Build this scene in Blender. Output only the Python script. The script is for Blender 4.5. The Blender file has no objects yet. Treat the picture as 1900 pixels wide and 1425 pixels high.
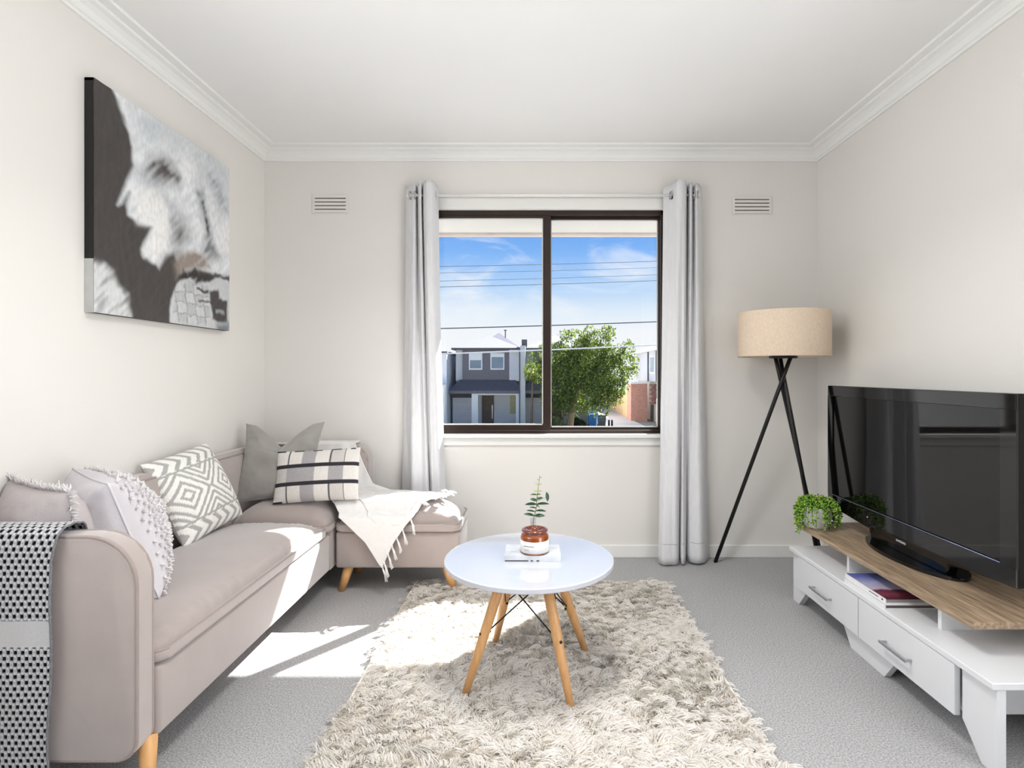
import bpy, bmesh, math, random
import numpy as np
from mathutils import Vector, Matrix, noise as mn

# ------------------------------------------------------------------ camera, sky, sun, exposure
scn = bpy.context.scene
COL = scn.collection
random.seed(7); rng = np.random.default_rng(7)
R = math.radians
EYE = 1.085
cam_d = bpy.data.cameras.new('camera'); cam = bpy.data.objects.new('camera', cam_d); COL.objects.link(cam)
cam.location = (0, 0, EYE); cam.rotation_euler = (R(90), 0, 0)
cam_d.sensor_width = 36; cam_d.lens = 36 * 1023 / 1900
cam_d.shift_x = -41 / 1900; cam_d.shift_y = -20.5 / 1900
cam_d.clip_start = 0.02; cam_d.clip_end = 600
scn.camera = cam
scn.view_settings.view_transform = 'Standard'; scn.view_settings.look = 'None'
scn.view_settings.exposure = 0.22; scn.view_settings.gamma = 1.0
scn.view_settings.use_curve_mapping = False
scn.cycles.diffuse_bounces = 4; scn.cycles.glossy_bounces = 3; scn.cycles.max_bounces = 10; scn.cycles.transparent_max_bounces = 12
scn.cycles.sample_clamp_indirect = 6.0
scn.cycles.use_denoising = True; scn.cycles.adaptive_threshold = .08

w = bpy.data.worlds.new('sky'); scn.world = w; w.use_nodes = True
nt = w.node_tree; nt.nodes.clear()
def N(nt, t, **k):
    n = nt.nodes.new(t)
    for a, b in k.items(): setattr(n, a, b)
    return n
def ramp(nt, stops, fac=None, interp='LINEAR'):
    r = N(nt, 'ShaderNodeValToRGB'); e = r.color_ramp.elements; r.color_ramp.interpolation = interp
    while len(e) < len(stops): e.new(0.5)
    for el, (p, c) in zip(e, stops): el.position = p; el.color = (c[0], c[1], c[2], 1)
    if fac is not None: nt.links.new(fac, r.inputs[0])
    return r
tc = N(nt, 'ShaderNodeTexCoord'); sp = N(nt, 'ShaderNodeSeparateXYZ'); nt.links.new(tc.outputs['Generated'], sp.inputs[0])
sky = ramp(nt, [(0.0, (.98, .99, 1.0)), (.075, (.93, .96, 1.0)), (.115, (.74, .86, .99)), (.165, (.40, .63, .96)), (.215, (.19, .44, .91)), (.26, (.13, .37, .87)), (.6, (.06, .22, .62)), (1, (.04, .16, .5))], sp.outputs['Z'])
mp = N(nt, 'ShaderNodeMapping'); mp.inputs['Scale'].default_value = (5, 5, 16); nt.links.new(tc.outputs['Generated'], mp.inputs[0])
cn = N(nt, 'ShaderNodeTexNoise'); cn.inputs['Scale'].default_value = 1.1; cn.inputs['Detail'].default_value = 8; cn.inputs['Roughness'].default_value = .62; cn.inputs['Distortion'].default_value = .5
nt.links.new(mp.outputs[0], cn.inputs['Vector'])
cr = ramp(nt, [(.46, (0, 0, 0)), (.74, (.85, .85, .85))], cn.outputs['Fac'])
mx = N(nt, 'ShaderNodeMix', data_type='RGBA'); nt.links.new(cr.outputs[0], mx.inputs[0]); nt.links.new(sky.outputs[0], mx.inputs[6]); mx.inputs[7].default_value = (.97, .98, 1, 1)
bg = N(nt, 'ShaderNodeBackground'); bg.inputs['Strength'].default_value = .885; nt.links.new(mx.outputs[2], bg.inputs[0])
wo = N(nt, 'ShaderNodeOutputWorld'); nt.links.new(bg.outputs[0], wo.inputs[0])

sd = bpy.data.lights.new('sun', 'SUN'); sd.energy = 24; sd.angle = R(.6); sd.color = (1, .98, .95)
so = bpy.data.objects.new('sun', sd); COL.objects.link(so)
SUN = Vector((.769, .961, 1)).normalized()
so.rotation_euler = SUN.to_track_quat('Z', 'Y').to_euler(); so.location = (8, 10, 12)

# added fill lamps behind the made-up side windows, left and right of the camera
for nm, x, rz, e, yc, zc, sy, sz in (('side_fill_right', 1.80, 90, 51, .2, 1.15, 1.4, 1.85), ('side_fill_left', -1.715, -90, 33, .3, 1.55, 1.5, 1.05)):
    ad = bpy.data.lights.new(nm, 'AREA'); ad.shape = 'RECTANGLE'; ad.size = sy; ad.size_y = sz; ad.energy = e; ad.color = (1, 1, 1)
    ao = bpy.data.objects.new(nm, ad); COL.objects.link(ao); ao.location = (x, yc, zc); ao.rotation_euler = (R(90), 0, R(rz))

# ------------------------------------------------------------------ helpers
def lin(c):
    f = lambda v: v / 12.92 if v <= .04045 else ((v + .055) / 1.055) ** 2.4
    return tuple(f(v / 255) for v in c)
MATS = {}
def mat(name, rgb=(200, 200, 200), rough=.6, var=0.0, scale=20, bump=0.0, bscale=None, metal=0, spec=.5, attr=False, stretch=None, rgb2=None, sheen=0, coat=0, trans=0, detail=4):
    """principled surface with procedural colour variation and fine relief"""
    if name in MATS: return MATS[name]
    m = bpy.data.materials.new(name); m.use_nodes = True; t = m.node_tree; p = t.nodes['Principled BSDF']
    c = lin(rgb); p.inputs['Roughness'].default_value = rough; p.inputs['Metallic'].default_value = metal
    p.inputs['Specular IOR Level'].default_value = spec
    if sheen: p.inputs['Sheen Weight'].default_value = sheen; p.inputs['Sheen Roughness'].default_value = .5
    if coat: p.inputs['Coat Weight'].default_value = coat; p.inputs['Coat Roughness'].default_value = .08
    if trans: p.inputs['Transmission Weight'].default_value = trans
    tcn = N(t, 'ShaderNodeTexCoord'); src = tcn.outputs['Object']
    if stretch:
        mpn = N(t, 'ShaderNodeMapping'); mpn.inputs['Scale'].default_value = stretch; t.links.new(src, mpn.inputs[0]); src = mpn.outputs[0]
    if attr:
        a = N(t, 'ShaderNodeAttribute'); a.attribute_name = 'Col'; col = a.outputs['Color']
    else: col = None
    if var or rgb2:
        n = N(t, 'ShaderNodeTexNoise'); n.inputs['Scale'].default_value = scale; n.inputs['Detail'].default_value = detail; t.links.new(src, n.inputs['Vector'])
        if attr:
            r = ramp(t, [(.25, (1 - var,) * 3), (.75, (1 + var,) * 3)], n.outputs['Fac'])
            mm = N(t, 'ShaderNodeMix', data_type='RGBA', blend_type='MULTIPLY'); mm.inputs[0].default_value = 1
            t.links.new(col, mm.inputs[6]); t.links.new(r.outputs[0], mm.inputs[7]); col = mm.outputs[2]
        else:
            a0 = tuple(v * (1 - var) for v in c); a1 = lin(rgb2) if rgb2 else tuple(min(1, v * (1 + var)) for v in c)
            col = ramp(t, [(.3, a0), (.7, a1)], n.outputs['Fac']).outputs[0]
    if col is None: p.inputs['Base Color'].default_value = (*c, 1)
    else: t.links.new(col, p.inputs['Base Color'])
    if bump:
        n2 = N(t, 'ShaderNodeTexNoise'); n2.inputs['Scale'].default_value = bscale or scale; n2.inputs['Detail'].default_value = 3; t.links.new(src, n2.inputs['Vector'])
        b = N(t, 'ShaderNodeBump'); b.inputs['Strength'].default_value = bump; b.inputs['Distance'].default_value = .004
        t.links.new(n2.outputs['Fac'], b.inputs['Height']); t.links.new(b.outputs[0], p.inputs['Normal'])
    MATS[name] = m; return m
def translucent(m, amount, tint=(1, 1, 1)):
    """let light pass through thin cloth, wool or leaves"""
    t = m.node_tree; p = t.nodes['Principled BSDF']; out = [n for n in t.nodes if n.type == 'OUTPUT_MATERIAL'][0]
    tr = N(t, 'ShaderNodeBsdfTranslucent'); mi = N(t, 'ShaderNodeMixShader'); mi.inputs[0].default_value = amount
    if p.inputs['Base Color'].is_linked:
        src = p.inputs['Base Color'].links[0].from_socket; mm = N(t, 'ShaderNodeMix', data_type='RGBA', blend_type='MULTIPLY'); mm.inputs[0].default_value = 1
        t.links.new(src, mm.inputs[6]); mm.inputs[7].default_value = (*tint, 1); t.links.new(mm.outputs[2], tr.inputs[0])
    else: tr.inputs[0].default_value = p.inputs['Base Color'].default_value
    t.links.new(p.outputs[0], mi.inputs[1]); t.links.new(tr.outputs[0], mi.inputs[2]); t.links.new(mi.outputs[0], out.inputs[0]); return m
def glass_mat(name, tint=(1, 1, 1), gloss=.06):
    m = bpy.data.materials.new(name); m.use_nodes = True; t = m.node_tree; t.nodes.clear()
    tr = N(t, 'ShaderNodeBsdfTransparent'); tr.inputs[0].default_value = (*tint, 1)
    g = N(t, 'ShaderNodeBsdfGlossy'); g.inputs['Roughness'].default_value = .02
    lw = N(t, 'ShaderNodeLayerWeight'); pw = N(t, 'ShaderNodeMath', operation='POWER'); pw.inputs[1].default_value = 5; t.links.new(lw.outputs['Facing'], pw.inputs[0])
    mu = N(t, 'ShaderNodeMath', operation='MULTIPLY_ADD'); mu.inputs[1].default_value = .9; mu.inputs[2].default_value = gloss; t.links.new(pw.outputs[0], mu.inputs[0]); mu.use_clamp = True
    mi = N(t, 'ShaderNodeMixShader'); t.links.new(mu.outputs[0], mi.inputs[0]); t.links.new(tr.outputs[0], mi.inputs[1]); t.links.new(g.outputs[0], mi.inputs[2])
    o = N(t, 'ShaderNodeOutputMaterial'); t.links.new(mi.outputs[0], o.inputs[0]); return m

def tag(o, label=None, cat=None, group=None, kind=None):
    for k, v in (('label', label), ('category', cat), ('group', group), ('kind', kind)):
        if v: o[k] = v
    return o
def empty(name, loc, label, cat, group=None, rot=None):
    o = bpy.data.objects.new(name, None); COL.objects.link(o); o.location = loc; o.empty_display_size = .05
    if rot: o.rotation_euler = rot
    return tag(o, label, cat, group)
def link(name, me, m, parent=None, off=None, smooth=False):
    """link a mesh; 'off' = world position of the parent's origin, taken off the vertices so parts may be drawn in room coordinates"""
    if off is not None: me.transform(Matrix.Translation(-Vector(off)))
    if m is not None and not me.materials: me.materials.append(m)
    if smooth: me.shade_smooth()
    o = bpy.data.objects.new(name, me); COL.objects.link(o); o.parent = parent; return o
def bm_obj(name, bm, m, parent=None, off=None, smooth=False):
    me = bpy.data.meshes.new(name); bmesh.ops.recalc_face_normals(bm, faces=bm.faces[:]); bm.to_mesh(me); bm.free()
    return link(name, me, m, parent, off, smooth)
def py_obj(name, v, f, m, parent=None, off=None, smooth=True, cols=None):
    me = bpy.data.meshes.new(name); me.from_pydata([tuple(p) for p in v], [], f); me.update()
    if cols is not None:
        a = me.color_attributes.new('Col', 'FLOAT_COLOR', 'POINT')
        c = np.ones((len(v), 4), np.float32); c[:, :3] = np.asarray(cols)[:, :3]; a.data.foreach_set('color', c.ravel())
    return link(name, me, m, parent, off, smooth)
def box(bm, x0, x1, y0, y1, z0, z1, bev=0, seg=2):
    vs = [bm.verts.new((x, y, z)) for x in (x0, x1) for y in (y0, y1) for z in (z0, z1)]
    fs = [bm.faces.new([vs[i] for i in q]) for q in ((0, 1, 3, 2), (4, 6, 7, 5), (0, 4, 5, 1), (2, 3, 7, 6), (0, 2, 6, 4), (1, 5, 7, 3))]
    if bev:
        es = list({e for f in fs for e in f.edges}); bmesh.ops.bevel(bm, geom=es, offset=bev, segments=seg, profile=.5, affect='EDGES')
    return vs
def boxo(name, ext, m, parent=None, off=None, bev=0, seg=2, smooth=False):
    bm = bmesh.new(); box(bm, *ext, bev=bev, seg=seg); return bm_obj(name, bm, m, parent, off, smooth)
def prism(bm, pts, axis, a0, a1, bev=0, seg=2):
    """extrude a 2D outline along an axis: axis 'x' -> pts are (y,z), 'y' -> (x,z), 'z' -> (x,y)"""
    mk = {'x': lambda p, a: (a, p[0], p[1]), 'y': lambda p, a: (p[0], a, p[1]), 'z': lambda p, a: (p[0], p[1], a)}[axis]
    A = [bm.verts.new(mk(p, a0)) for p in pts]; B = [bm.verts.new(mk(p, a1)) for p in pts]; n = len(pts)
    fa = bm.faces.new(A); fb = bm.faces.new(B[::-1])
    for i in range(n): bm.faces.new((A[i], B[i], B[(i + 1) % n], A[(i + 1) % n]))
    if bev:
        es = list({e for f in (fa, fb) for e in f.edges}); bmesh.ops.bevel(bm, geom=es, offset=bev, segments=seg, profile=.5, affect='EDGES')
def tube(bm, pts, r, seg=8, closed=False, caps=True):
    pts = [Vector(p) for p in pts]; n = len(pts); rs = r if hasattr(r, '__len__') else [r] * n; rings = []; pn = None
    for i, p in enumerate(pts):
        a = pts[(i - 1) % n] if (i or closed) else p; b = pts[(i + 1) % n] if (i < n - 1 or closed) else p
        d = (b - a).normalized()
        if pn is None: pn = d.orthogonal().normalized()
        else:
            pn = (pn - d * pn.dot(d))
            pn = pn.normalized() if pn.length > 1e-6 else d.orthogonal().normalized()
        q = d.cross(pn)
        rings.append([bm.verts.new(p + (pn * math.cos(t) + q * math.sin(t)) * rs[i]) for t in [2 * math.pi * k / seg for k in range(seg)]])
    for i in range(n - 1 + (1 if closed else 0)):
        A, B = rings[i], rings[(i + 1) % n]
        for k in range(seg): bm.faces.new((A[k], A[(k + 1) % seg], B[(k + 1) % seg], B[k]))
    if caps and not closed: bm.faces.new(rings[0][::-1]); bm.faces.new(rings[-1])
def lathe(bm, prof, c=(0, 0, 0), seg=40, close=False):
    rings = []
    for r, z in prof:
        if r < 1e-6: rings.append([bm.verts.new((c[0], c[1], c[2] + z))])
        else: rings.append([bm.verts.new((c[0] + r * math.cos(2 * math.pi * k / seg), c[1] + r * math.sin(2 * math.pi * k / seg), c[2] + z)) for k in range(seg)])
    pr = list(zip(rings, rings[1:])) + ([(rings[-1], rings[0])] if close else [])
    for A, B in pr:
        if len(A) == 1 and len(B) == 1: continue
        for k in range(seg):
            k2 = (k + 1) % seg
            if len(A) == 1: bm.faces.new((A[0], B[k2], B[k]))
            elif len(B) == 1: bm.faces.new((A[k], A[k2], B[0]))
            else: bm.faces.new((A[k], A[k2], B[k2], B[k]))
def catmull(P, n):
    P = [Vector(p) for p in P]; out = []; m = len(P) - 1
    for i in range(n):
        t = i / (n - 1) * m; k = min(int(t), m - 1); f = t - k
        a, b, c, d = P[max(k - 1, 0)], P[k], P[k + 1], P[min(k + 2, m)]
        out.append(.5 * ((2 * b) + (c - a) * f + (2 * a - 5 * b + 4 * c - d) * f * f + (3 * b - a - 3 * c + d) * f ** 3))
    return out
def rrect(x0, x1, y0, y1, r, k=6):
    out = []
    for cx, cy, a in ((x1 - r, y1 - r, 0), (x0 + r, y1 - r, 90), (x0 + r, y0 + r, 180), (x1 - r, y0 + r, 270)):
        for i in range(k + 1): t = R(a + 90 * i / k); out.append((cx + r * math.cos(t), cy + r * math.sin(t)))
    return out
def grid_faces(nu, nv, off=0, flip=False):
    f = []
    for j in range(nv - 1):
        for i in range(nu - 1):
            a = off + j * nu + i; q = (a, a + 1, a + nu + 1, a + nu); f.append(q[::-1] if flip else q)
    return f
def nz(x, y, z=0): return mn.noise(Vector((x, y, z)))
def smooth01(t): t = max(0, min(1, t)); return t * t * (3 - 2 * t)
def struct(o): o['kind'] = 'structure'; return o

# ------------------------------------------------------------------ materials
WALL = mat('wall_paint', (234, 231, 226), .55, var=.012, scale=2, bump=.05, bscale=160, spec=.3)
CEIL = mat('ceiling_paint', (246, 246, 246), .7, var=.008, scale=2, spec=.2)
TRIM = mat('white_gloss_trim', (240, 239, 236), .35, var=.008, scale=6)
CARPET = mat('grey_carpet', (166, 165, 165), .95, var=.38, scale=190, rgb2=(200, 199, 199), bump=1.0, bscale=210, spec=.1, sheen=.15)
BRONZE = mat('bronze_aluminium', (50, 36, 30), .35, var=.12, scale=12, metal=.25)
GLASS = glass_mat('window_glass', (.985, .99, .99), .022)
SOFA = mat('sofa_velour', (168, 156, 151), .85, var=.045, scale=9, bump=.12, bscale=420, spec=.2, sheen=.8)
PIPE = mat('sofa_piping', (156, 142, 136), .8, var=.03, scale=40, sheen=.2)
OAK = mat('oak_leg', (216, 165, 108), .45, var=.10, scale=9, stretch=(6, 6, .7), bump=.03)
CURT = mat('curtain_linen', (236, 236, 238), .9, var=.03, scale=60, stretch=(1, 1, .25), bump=.1, bscale=300, spec=.15, sheen=.1)
translucent(CURT, .12)
WHITE = mat('white_laminate', (224, 225, 227), .28, var=.01, scale=5)
WOOD = mat('weathered_oak_board', (146, 122, 98), .5, var=.34, scale=8, stretch=(14, 1, 14), rgb2=(188, 164, 136), bump=.08, bscale=18, detail=8)
BLACKG = mat('gloss_black_plastic', (10, 10, 11), .06, var=.05, spec=.6)
SCREEN = mat('glass_screen', (8, 8, 9), .035, var=.02, spec=.45)
BLACKM = mat('black_metal', (20, 19, 19), .45, var=.1, scale=15)
CHROME = mat('brushed_steel', (190, 190, 192), .3, var=.06, scale=30, metal=1)
LINEN = mat('shade_linen', (228, 209, 187), .9, var=.07, scale=190, stretch=(1, 1, .35), bump=.25, bscale=320, spec=.1)
TABLEW = mat('white_table_laminate', (196, 199, 206), .06, var=.006, scale=3, spec=.55)
TABLEE = mat('grey_table_edge', (196, 197, 206), .4, var=.02)
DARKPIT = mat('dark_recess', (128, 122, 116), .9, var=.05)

# ------------------------------------------------------------------ room shell
XL, XR, YB, YF, ZC = -1.59, 1.673, 3.25, -2.0, 2.40
WX0, WX1, WZ0, WZ1 = -.635, .766, .725, 2.052
struct(tag(boxo('floor', (XL - .12, XR + .12, YF - .12, YB + .12, -.12, 0), CARPET), 'grey cut pile carpet over the whole floor'))
struct(tag(boxo('ceiling', (XL - .12, XR + .12, YF - .12, YB + .12, ZC, ZC + .12), CEIL), 'plain white plaster ceiling'))
SIDE = {'left': (-.5, 1.1, 1.0, 2.12), 'right': (-.52, .92, .2, 2.12)}       # openings for the added side windows, out of view
for side, xa, xb, lb in (('left', XL - .12, XL, 'off white painted wall behind the sofa'), ('right', XR, XR + .12, 'off white painted wall behind the television')):
    bm = bmesh.new(); sy0, sy1, sz0, sz1 = SIDE[side]
    for e in ((xa, xb, sy1, YB + .12, 0, ZC), (xa, xb, YF - .12, sy0, 0, ZC), (xa, xb, sy0, sy1, 0, sz0), (xa, xb, sy0, sy1, sz1, ZC)): box(bm, *e)
    struct(tag(bm_obj('wall_' + side, bm, WALL), lb))
struct(tag(boxo('wall_rear', (XL, XR, YF - .12, YF, 0, ZC), mat('bounce_cut_dark', (74, 74, 77), .6, var=.02, scale=2)), 'unseen wall behind the viewer, made dark to cut bounce light'))  # wall out of view, coloured dark to weaken bounce on camera-facing sides
def wall_with_hole(name, y0, y1, hx0, hx1, hz0, hz1, label):
    bm = bmesh.new()
    xs = [XL, hx0, hx1, XR]; zs = [0, hz0, hz1, ZC]
    g = {}
    for k, y in enumerate((y0, y1)):
        for i, x in enumerate(xs):
            for j, z in enumerate(zs): g[i, j, k] = bm.verts.new((x, y, z))
    for i in range(3):
        for j in range(3):
            if i == 1 and j == 1: continue
            bm.faces.new([g[i, j, 0], g[i + 1, j, 0], g[i + 1, j + 1, 0], g[i, j + 1, 0]]); bm.faces.new([g[i, j, 1], g[i, j + 1, 1], g[i + 1, j + 1, 1], g[i + 1, j, 1]])
    for (a, b) in (((1, 1), (2, 1)), ((2, 1), (2, 2)), ((2, 2), (1, 2)), ((1, 2), (1, 1))):
        bm.faces.new([g[*a, 0], g[*b, 0], g[*b, 1], g[*a, 1]])
    return struct(tag(bm_obj(name, bm, WALL), label))
wall_with_hole('wall_back', YB, YB + .12, WX0, WX1, WZ0, WZ1, 'off white painted wall around the window')

def window(name, label, x0, x1, z0, z1, y, s, split, inner=True):
    """sliding aluminium window; s=+1 when outdoors lies towards +y"""
    root = struct(tag(bpy.data.objects.new(name, None), label)); COL.objects.link(root); o = ((x0 + x1) / 2, y, z0); root.location = o
    t = .034
    yy = sorted((y, y + s * .075))
    for nm, e in (('frame_head', (x0, x1, *yy, z1 - t, z1)), ('frame_sill', (x0, x1, *yy, z0, z0 + .022)), ('frame_jamb', (x0, x0 + .025, *yy, z0, z1)), ('frame_jamb', (x1 - .018, x1, *yy, z0, z1))):
        boxo(nm, e, BRONZE, root, o, bev=.003)
    ya = sorted((y + s * .004, y + s * .032)); yb = sorted((y + s * .04, y + s * .066))
    m = .046
    # sliding leaf on the room side, fixed leaf behind it
    for k, (a, b, q, rail) in enumerate(((x0 + .02, split + m / 2, ya, .032), (split - m / 2, x1 - .012, yb, .014))):
        lf = bpy.data.objects.new('sash', None); COL.objects.link(lf); lf.parent = root
        tt = .024 if k else .03
        bm = bmesh.new()
        box(bm, a, a + (m if k else tt), *q, z0 + .02, z1 - .03, .003); box(bm, b - (tt * .5 if k else m), b, *q, z0 + .02, z1 - .03, .003)
        qi = (q[0] + .0012, q[1] - .0012); box(bm, a + .002, b - .002, *qi, z0 + .021, z0 + .02 + rail, .002); box(bm, a + .002, b - .002, *qi, z1 - .03 - .02, z1 - .031, .002)
        bm_obj('sash_frame', bm, BRONZE, lf, o)
        ym = sum(q) / 2; boxo('pane', (a + .02, b - .02, ym - .002, ym + .002, z0 + .045, z1 - .05), GLASS, lf, o)
        gk = bmesh.new(); e0, e1 = (a + (m if k else tt), b - (tt * .5 if k else m)); f0, f1 = z0 + .02 + rail, z1 - .05
        yg = sorted((ym - s * .004, ym - s * .012))
        for e in ((e0, e1, *yg, f0, f0 + .007), (e0, e1, *yg, f1 - .005, f1), (e0, e0 + .006, *yg, f0, f1), (e1 - .006, e1, *yg, f0, f1)): box(gk, *e)
        bm_obj('glazing_bead', gk, mat('pale_bead', (205, 205, 200), .5, var=.03), lf, o)
    return root, o
w1, o1 = window('window_1', 'bronze framed two pane sliding window facing the street', WX0, WX1, WZ0, WZ1, YB + .012, 1, .076)
for nm, side, x, lb in (('fill_window_left', 'left', XL - .06, 'unseen bronze framed high window added for fill light on the sofa wall'), ('fill_window_right', 'right', XR + .06, 'unseen tall bronze framed window added for fill light on the television wall')):  # unseen windows, made up as openings for the side fill lamps
    q0, q1, q2, q3 = SIDE[side]; qm = (q0 + q1) / 2; ro = (x, qm, q2)
    r = struct(tag(bpy.data.objects.new(nm, None), lb)); COL.objects.link(r); r.location = ro
    for e in ((q0, q0 + .05), (q1 - .05, q1), (qm - .025, qm + .025)): boxo('frame_stile', (x - .03, x + .03, e[0], e[1], q2, q3), BRONZE, r, ro, bev=.003)
    for z in (q2, q3 - .05): boxo('frame_rail', (x - .03, x + .03, q0, q1, z, z + .05), BRONZE, r, ro, bev=.003)
    for ya, yb in ((q0 + .05, qm - .025), (qm + .025, q1 - .05)): boxo('pane', (x - .002, x + .002, ya, yb, q2 + .05, q3 - .05), GLASS, r, ro)
# white timber lining and sill round the street window
bm = bmesh.new(); box(bm, WX0 - .02, WX1 + .02, YB - .014, YB + .001, WZ1 - .002, WZ1 + .062, .004); box(bm, WX0 - .03, WX1 + .03, YB - .026, YB + .001, WZ1 + .062, WZ1 + .08, .004)
box(bm, WX0 - .01, WX1 + .01, YB - .008, YB + .014, WZ1 - .006, WZ1 + .012, .002)
struct(tag(bm_obj('trim_1', bm, TRIM), 'white timber head trim over the window'))
bm = bmesh.new(); box(bm, WX0 - .03, WX1 + .02, YB - .04, YB + .012, WZ0 - .02, WZ0 + .002, .004); box(bm, WX0 - .02, WX1 + .012, YB - .014, YB, WZ0 - .066, WZ0 - .019, .003)
struct(tag(bm_obj('trim_2', bm, TRIM), 'white timber sill and apron under the window'))
bm = bmesh.new(); box(bm, WX0 - .045, WX0 + .001, YB - .012, YB + .001, WZ0 - .04, WZ1 + .06, .003); box(bm, WX1 - .001, WX1 + .045, YB - .012, YB + .001, WZ0 - .04, WZ1 + .06, .003)
struct(tag(bm_obj('trim_3', bm, TRIM), 'white timber side trims of the window'))
# stepped plaster cornice
CP = [(0, 2.33), (.010, 2.33), (.013, 2.340), (.020, 2.343), (.030, 2.362), (.045, 2.374), (.062, 2.380), (.064, 2.388), (.098, 2.391), (.102, 2.4), (0, 2.4)]
def cornice(name, label, pts):
    bm = bmesh.new(); rings = []
    for (x, y, sx, sy) in pts: rings.append([bm.verts.new((x + sx * d, y + sy * d, z)) for d, z in CP])
    for A, B in zip(rings, rings[1:]):
        for i in range(len(CP) - 1): bm.faces.new((A[i], A[i + 1], B[i + 1], B[i]))
    return struct(tag(bm_obj(name, bm, mat('cornice_white', (243, 243, 241), .6, var=.005, spec=.25)), label))
cornice('trim_4', 'stepped white plaster cornice round the ceiling', [(XL, YF, 1, 1), (XL, YB, 1, -1), (XR, YB, -1, -1), (XR, YF, -1, 1), (XL, YF, 1, 1)])
def baseboard(name, label, ext): struct(tag(boxo(name, ext, TRIM, bev=.004), label))
baseboard('baseboard_back', 'white skirting board under the window', (XL, XR, YB - .016, YB, 0, .074))
baseboard('baseboard_left', 'white skirting board behind the sofa', (XL, XL + .016, YF, YB, 0, .074))
baseboard('baseboard_right', 'white skirting board behind the low cabinet', (XR - .016, XR, YF, YB, 0, .074))

def vent(x0, x1, z0, z1, label):
    o = ((x0 + x1) / 2, YB, z0); root = empty('wall_vent', o, label, 'vent', 'plaster wall vents beside the window')
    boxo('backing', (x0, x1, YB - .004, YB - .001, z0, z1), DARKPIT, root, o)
    n = 5; h = (z1 - z0)
    for i in range(n):
        c = z0 - .006 + i * h / 4 + (0 if i else .0)
        a, b = (c - .0085 if i else z0 - .012), (c + .0085 if i < n - 1 else z1 + .012)
        boxo('slat', (x0 - .004, x1 + .004, YB - .010, YB - .003, z0 + (i - .5) * h / 4 + .0042, z0 + (i + .5) * h / 4 - .0042 + .0015), WALL, root, o, bev=.0015)
    for a, b in ((x0 - .014, x0 + .001), (x1 - .001, x1 + .014)): boxo('side_rail', (a, b, YB - .007, YB, z0 - .012, z1 + .012), WALL, root, o, bev=.002)
vent(-1.292, -1.108, 2.036, 2.122, 'small slotted plaster wall vent above the sofa corner')
vent(1.181, 1.384, 2.03, 2.114, 'small slotted plaster wall vent above the floor lamp')

# made-up round ceiling light, out of view, added to fill the room
CLO = (.04, 1.62, ZC); cl = empty('added_ceiling_light', CLO, 'unseen round ceiling light added as fill for the room', 'lamp')
bm = bmesh.new(); lathe(bm, [(0, -.001), (.235, -.001), (.24, -.006), (.24, -.022), (.22, -.026), (0, -.026)], CLO, 48); bm_obj('base_ring', bm, TRIM, cl, CLO, False)
bm = bmesh.new(); lathe(bm, [(.222, -.024), (.215, -.040), (.17, -.062), (.09, -.074), (0, -.078)], CLO, 48); bm_obj('diffuser', bm, mat('opal_glass', (244, 243, 240), .3, var=.005), cl, CLO, True)
ld = bpy.data.lights.new('added_ceiling_fill', 'AREA'); ld.shape = 'DISK'; ld.size = .46; ld.energy = 15; ld.spread = R(140); ld.color = (1, .985, .965)
lo = bpy.data.objects.new('added_ceiling_fill', ld); COL.objects.link(lo); lo.location = (.04, 1.62, ZC - .084)

# ------------------------------------------------------------------ curtains and rod
def PX(px, Y): return (px - 991) * Y / 1023
def curtain(label, top, bot, mid=None, z0=.014, z1=2.166):
    n, k = 90, 60
    T = catmull([(PX(a, y), y, 0) for a, y in top], n); B = catmull([(PX(a, y), y, 0) for a, y in bot], n)
    v = []
    for j in range(k):
        t = j / (k - 1); s = smooth01(t * .9 + .05) if mid is None else t ** mid
        for i in range(n):
            p = T[i].lerp(B[i], s); ds = .006 * t * nz(i * .11, t * 3.1, 3) + .003 * nz(i * .3, t * 9, 8)
            v.append((p.x + ds * .6, min(p.y + ds, YB - .018), z1 + (z0 - z1) * t + .004 * nz(i * .15, 0, t)))
    x0 = sum(p[0] for p in v) / len(v); o = (x0, 3.15, 0)
    root = empty('curtain', o, label, 'curtain', 'light grey window curtains')
    c = py_obj('drape', v, grid_faces(n, k), CURT, root, o)
    md = c.modifiers.new('thickness', 'SOLIDIFY'); md.thickness = .003; md.offset = 0
    # hem stitching band
    hv = []
    for j in range(2):
        r = v[(k - 4) * n:(k - 3) * n]
        hv += [(p[0], p[1] - .0022, p[2] + j * .004) for p in r]
    py_obj('hem_seam', hv, grid_faces(n, 2), mat('seam_thread', (190, 190, 192), .9, var=.03), root, o)
    # chrome eyelets on the rod where the folds cross it
    for i in range(8, n - 4, 14):
        if abs(T[i].y - 3.15) < .05:
            bm = bmesh.new(); c0 = Vector((T[i].x, 3.15, 2.10)); ring = [c0 + Vector((0, math.cos(a) * .022, math.sin(a) * .022)) for a in [k2 * math.pi / 8 for k2 in range(16)]]
            tube(bm, ring, .0035, 6, closed=True); bm_obj('eyelet', bm, CHROME, root, o, True)
    return root
curtain('light grey linen curtain hanging at the sofa end of the window',
        [(754, 3.20), (762, 3.165), (770, 3.15), (774, 3.20), (777, 3.13), (781, 3.12), (783, 3.19), (788, 3.10), (798, 3.085), (805, 3.11), (809, 3.16), (813, 3.21)],
        [(743, 3.20), (757, 3.15), (763, 3.11), (785, 3.10), (799, 3.12), (803, 3.20), (805, 3.13), (808, 3.13), (812, 3.16), (818, 3.15), (824, 3.17), (830, 3.21)], mid=1.4)
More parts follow.
